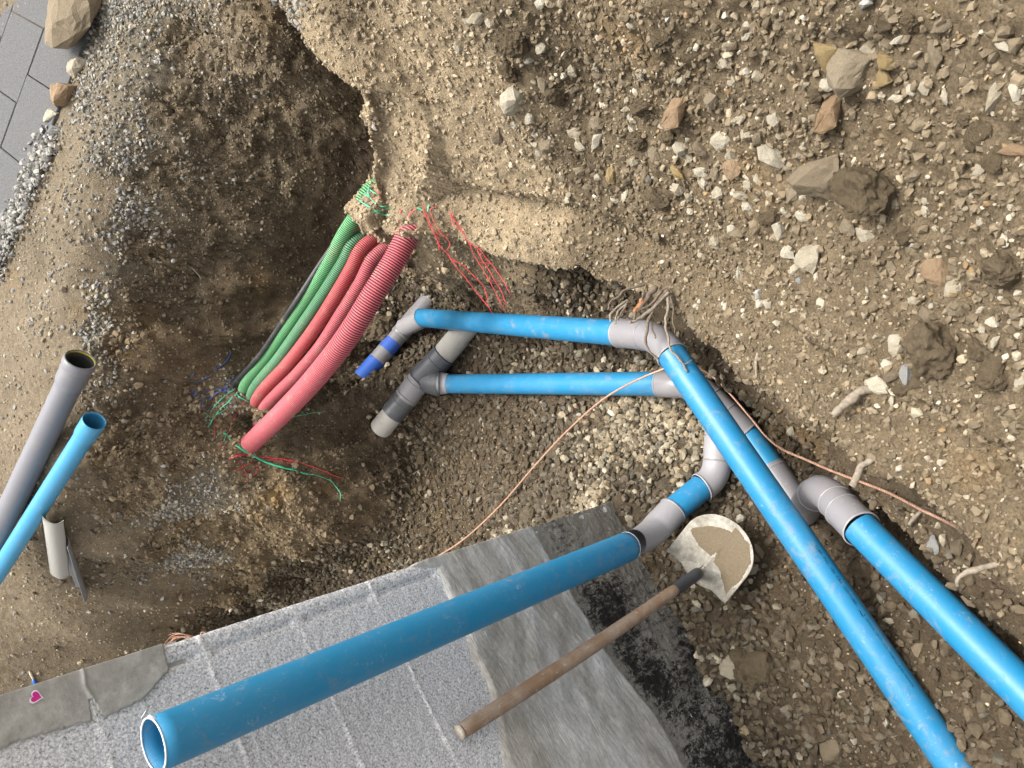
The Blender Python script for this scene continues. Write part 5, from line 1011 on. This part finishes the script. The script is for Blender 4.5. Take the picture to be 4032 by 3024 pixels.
LAB = {'p': ("pale limestone cobble lying loose on the brown earth bank", "pale limestone cobbles on the earth bank"), 't': ("dusty tan stone half set in the brown earth bank", "dusty tan stones in the earth bank"),
       'b': ("dark brown clod of earth sitting on the bank", "dark earth clods on the bank"), 'y': ("ochre yellow stone lying on the earth bank", "ochre stones on the earth bank"), 'o': ("small rusty orange stone on the earth bank", "rusty stones on the earth bank"), 'g': ("blue-grey pebble on the lower part of the earth bank", None)}
ENT = []
for txt, ox, oy, sc_ in ((SA, 1800, 0, 1.1545), (SB, 2900, 0, 1.12), (SC, 2700, 700, .952)):
    for it in txt.split(','):
        x, y, w = it.split(); k = w[-1]; ENT.append((ox + float(x) / sc_, oy + float(y) / sc_, float(w[:-1]) / sc_ * 1.02, k))
LMK = [(2038, 156, "round dark clod"), (2198, 377, "flat brown slab"), (2023, 398, "tall narrow whitish stone"), (2666, 433, "jagged orange rock"), (2348, 552, "finger-shaped pale stone"), (2592, 775, "round brown clod"), (2594, 143, "lone dark clod"),
       (2878, 663, "pinkish orange cobble"), (3034, 612, "long bright white stone"), (3418, 725, "huge dark boulder"), (3270, 442, "oval rusty rock"), (3253, 214, "split ochre rock"), (3355, 277, "triangular tan rock"), (3540, 87, "pair of clods at the upper edge"), (3690, 212, "long aslant pinkish stone"),
       (3927, 379, "long thin pale flake"), (3909, 625, "round dark clod at the right edge"), (3851, 536, "flat olive slab"), (3068, 910, "broad whitish cobble"), (3194, 1007, "wedge-shaped white stone"), (3412, 920, "triangular pale stone"), (3976, 1068, "round boulder at the right edge"), (3756, 1136, "square whitish stone"),
       (3708, 1381, "big low boulder"), (3451, 1519, "large rough pale chunk"), (3924, 1456, "oblong clod"), (2878, 1090, "upper end of the root tangle")]
KN = {'p': "pale cobble", 't': "dusty tan stone", 'y': "ochre stone", 'o': "small rusty stone", 'g': "blue-grey pebble", 'b': "earth clod"}
DIRN = ["right of", "lower right of", "below", "lower left of", "left of", "upper left of", "above", "upper right of"]
ORD = ["closest", "second closest", "third closest", "fourth closest", "fifth closest", "sixth closest", "seventh closest", "eighth closest", "ninth closest"]
def sector(dx, dy): return int(round(math.atan2(dy, dx) / (math.pi / 4))) % 8
for u, v, w, k in ENT:
    dist = [math.hypot(u - a, v - b) for a, b, _ in LMK]
    for li in np.argsort(dist):
        a, b, nm = LMK[li]; sct = sector(u - a, v - b)
        r_ = sum(1 for e in ENT if e[3] == k and sector(e[0] - a, e[1] - b) == sct and math.hypot(e[0] - a, e[1] - b) < dist[li] - 1e-6)
        if r_ < len(ORD) and len((ORD[r_] + ' ' + KN[k] + ' ' + DIRN[sct] + ' the ' + nm + ' on the earth bank').split()) <= 16: break
    stone("stone", u, v, w, k, "%s %s %s the %s on the earth bank" % (ORD[r_], KN[k], DIRN[sct], nm) if "edge" not in nm and "tangle" not in nm else "%s %s %s the %s" % (ORD[r_], KN[k], DIRN[sct], nm), "stone", LAB[k][1])
zA = lambda x, y: (1800 + x / 1.1545, y / 1.1545); zB = lambda x, y: (2900 + x / 1.12, y / 1.12); zC = fC
for f, x, y, w, k, lab, cat, kw in [
    (zA, 275, 180, 170, 'b', "round dark earth clod high on the sandy end of the bank", "earth clod", dict(zs=1.3, sink=.1)), (zA, 245, 325, 95, 'b', "smaller dark clod just below the round dark one", "earth clod", {}),
    (zA, 460, 435, 150, 'b', "flat brown slab of earth between pale stones near the sandy end of the bank", "earth clod", dict(zs=.6)), (zA, 258, 460, 165, 'p', "tall narrow whitish stone near the sandy end of the bank", "stone", dict(mesh=LONGR[1], ang=math.radians(82))),
    (zA, 395, 385, 78, 't', "thin upright tan stone left of the flat brown slab", "stone", dict(mesh=LONGR[2], ang=math.radians(110))), (zA, 330, 535, 92, 'p', "upright oblong pale stone under the tall narrow one", "stone", dict(ang=math.radians(85))),
    (zA, 633, 637, 82, 'p', "pale finger-shaped stone standing upright mid bank", "stone", dict(mesh=LONGR[3], ang=math.radians(88))), (zA, 1000, 500, 205, 'o', "large jagged rusty orange rock mid bank with a white stone at its upper tip", "rock", dict(zs=1.1, ang=math.radians(70))),
    (zA, 955, 630, 100, 'b', "dark clod tucked under the large jagged orange rock", "earth clod", {}), (zA, 915, 895, 125, 'b', "round brown clod below the ochre stone in mid bank", "earth clod", {}), (zA, 1245, 765, 92, 'o', "rounded pinkish orange cobble left of the long white stone", "stone", {}),
    (zA, 1245, 700, 90, 'p', "leaning flat grey-white flake above the pinkish orange cobble", "stone", dict(mesh=LONGR[0], ang=math.radians(120))), (zA, 917, 165, 95, 'b', "lone dark clod high in the middle of the bank", "earth clod", {}), (zA, 840, 480, 100, 'b', "crumbly brown lump left of the jagged orange rock", "earth clod", {}), (zA, 820, 650, 110, 'b', "wide crumbly brown lump lower left of the jagged orange rock", "earth clod", {}),
    (zB, 150, 685, 138, 'p', "long bright white stone, the whitest on the bank", "stone", dict(mesh=LONGR[2], ang=math.radians(-22), asp=1.1)), (zB, 370, 790, 215, 't', "big smooth tan rock half buried beside the huge dark boulder", "rock", dict(sink=.35, ang=math.radians(-30))),
    (zB, 580, 812, 275, 'b', "huge dark brown boulder mid bank, the largest clod of all", "boulder", dict(zs=1.1, sink=.2, ang=0.1)), (zB, 415, 495, 195, 'o', "upright oval rusty brown rock right of the white stones", "rock", dict(ang=math.radians(80))),
    (zB, 395, 240, 150, 'y', "split ochre rock with a broken pale face high on the bank", "rock", dict(mesh=LONGR[1], ang=math.radians(-25))), (zB, 510, 310, 205, 't', "triangular tan rock with a grey corner, upper right of the bank", "rock", dict(ang=math.radians(40))),
    (zB, 580, 215, 98, 'p', "upright pale rectangular slab standing on the triangular tan rock", "stone", dict(ang=math.radians(85))), (zB, 660, 90, 98, 'b', "brown clod at the upper edge, left one of a close pair", "earth clod", {}), (zB, 775, 105, 98, 'b', "brown clod at the upper edge, right one of a close pair", "earth clod", {}),
    (zB, 885, 238, 130, 't', "long pinkish tan stone lying aslant near the upper right", "stone", dict(mesh=LONGR[3], ang=math.radians(-38))), (zB, 1230, 320, 92, 'b', "grey-brown clod at the right edge above the white flakes", "earth clod", {}),
    (zB, 1150, 425, 145, 'p', "long thin pale flake at the far right of the bank", "stone", dict(mesh=LONGR[0], asp=.6, ang=math.radians(-40))), (zB, 1228, 398, 95, 'p', "short pale flake overlapping the long thin one at the far right", "stone", dict(mesh=LONGR[2], ang=math.radians(-25))),
    (zB, 1130, 700, 98, 'b', "round dark clod left of the big pinkish rock at the right edge", "earth clod", {}), (zB, 1245, 665, 140, 'o', "big pale pinkish rock cut off by the right edge of the picture", "rock", {}), (zB, 510, 425, 112, 'b', "flat dark slab under the triangular tan rock", "earth clod", dict(zs=.6)),
    (zB, 670, 270, 100, 'y', "yellowish crumbly stone right of the triangular tan rock", "stone", {}), (zB, 350, 412, 80, 'b', "brown lump left of the oval rusty rock", "earth clod", {}), (zB, 1010, 530, 92, 'b', "brown lump in the right part of the bank above the flat olive slab", "earth clod", {}), (zB, 1065, 600, 135, 'b', "flat olive brown slab in the right part of the bank", "earth clod", dict(zs=.5)), (zB, 325, 720, 62, 'b', "small brown clod above the big smooth tan rock", "earth clod", {}),
    (zC, 310, 150, 82, 'b', "reddish brown angular clod left of a round white cobble", "earth clod", {}), (zC, 350, 200, 92, 'p', "broad whitish cobble on the lower middle of the bank", "stone", {}), (zC, 470, 292, 122, 'p', "large wedge-shaped white stone low on the middle of the bank", "rock", dict(ang=0.2)), (zC, 678, 210, 90, 'p', "triangular pale stone pointing right, under the huge dark boulder", "stone", dict(ang=0.3)),
    (zC, 810, 205, 90, 'b', "brown clod right of the triangular pale stone", "earth clod", {}), (zC, 1215, 350, 155, 'b', "large round brown boulder at the right edge of the bank", "boulder", dict(sink=.2)), (zC, 942, 358, 105, 'o', "upright crumbly orange rock next to a square pale stone", "rock", dict(ang=math.radians(75))), (zC, 1005, 415, 88, 'p', "square whitish stone right of the crumbly orange rock", "stone", {}),
    (zC, 960, 648, 235, 'b', "big brown boulder low on the right side of the bank", "boulder", dict(sink=.25)), (zC, 1165, 720, 145, 'b', "oblong brown clod right of the big low boulder", "earth clod", {}), (zC, 1110, 648, 100, 'b', "flat brown clod above the oblong one at lower right", "earth clod", {}), (zC, 715, 780, 112, 'p', "large rough pale chunk beside the stubby earth-caked root", "rock", {}),
    (zC, 800, 790, 78, 'b', "brown pebble right of the large rough pale chunk", "stone", {}), (zC, 862, 770, 78, 'b', "brown flat pebble second to the right of the large rough pale chunk", "stone", {}), (zC, 825, 738, 72, 'g', "dark slate grey stone above the two brown pebbles", "stone", {}), (zC, 880, 715, 72, 'b', "small clod at the foot of the big low boulder", "earth clod", {})]:
    stone("rock" if cat == "rock" else cat.replace(" ", "_"), *f(x, y), w / (1.1545 if f is zA else 1.12 if f is zB else .952) * 1.03, k, lab, cat, **kw)
f7 = lambda x, y: (2400 + x / .962, 1300 + y / .962)
for u, v, w, k, lab, kw in [
    (3676, 2152, 80, 'g', "speckled grey stone between the far right blue pipe and the bank", {}), (*f7(447, 1287), 78, 'p', "flat pale grey stone on the gravel below the shovel blade", {}), (*f7(555, 1290), 160, 'b', "wide brown clod on the pit floor right of the flat pale stone", {}), (*f7(500, 1240), 80, 'b', "brown clod above the wide one on the pit floor", {}),
    (*f7(845, 1600), 110, 't', "long tan stone at the bottom edge of the pit floor", dict(mesh=LONGR[1], ang=1.2)), (*f7(1165, 1208), 52, 't', "tan flat stone between the two blue pipes at lower right", {}), (*f7(570, 835), 55, 't', "slim tan stone just right of the shovel nose", dict(mesh=LONGR[3], ang=-.8)), (*f7(1040, 1060), 70, 't', "brown oblong stone close to the long blue pipe", {}),
    (1475, 1287, 140, 'b', "large dark earth lump beside the blue banded grey branch", dict(sink=.05, zs=1.2)), (1660, 1800, 60, 'b', "brown lump on the pit floor below the dark coupling", {}), (2560, 2640, 0, 'b', None, {})]:
    if lab: stone("rock" if k != 'b' else "earth_clod", u, v, w * 1.03, k, lab, "rock" if k != 'b' else "earth clod", **kw)
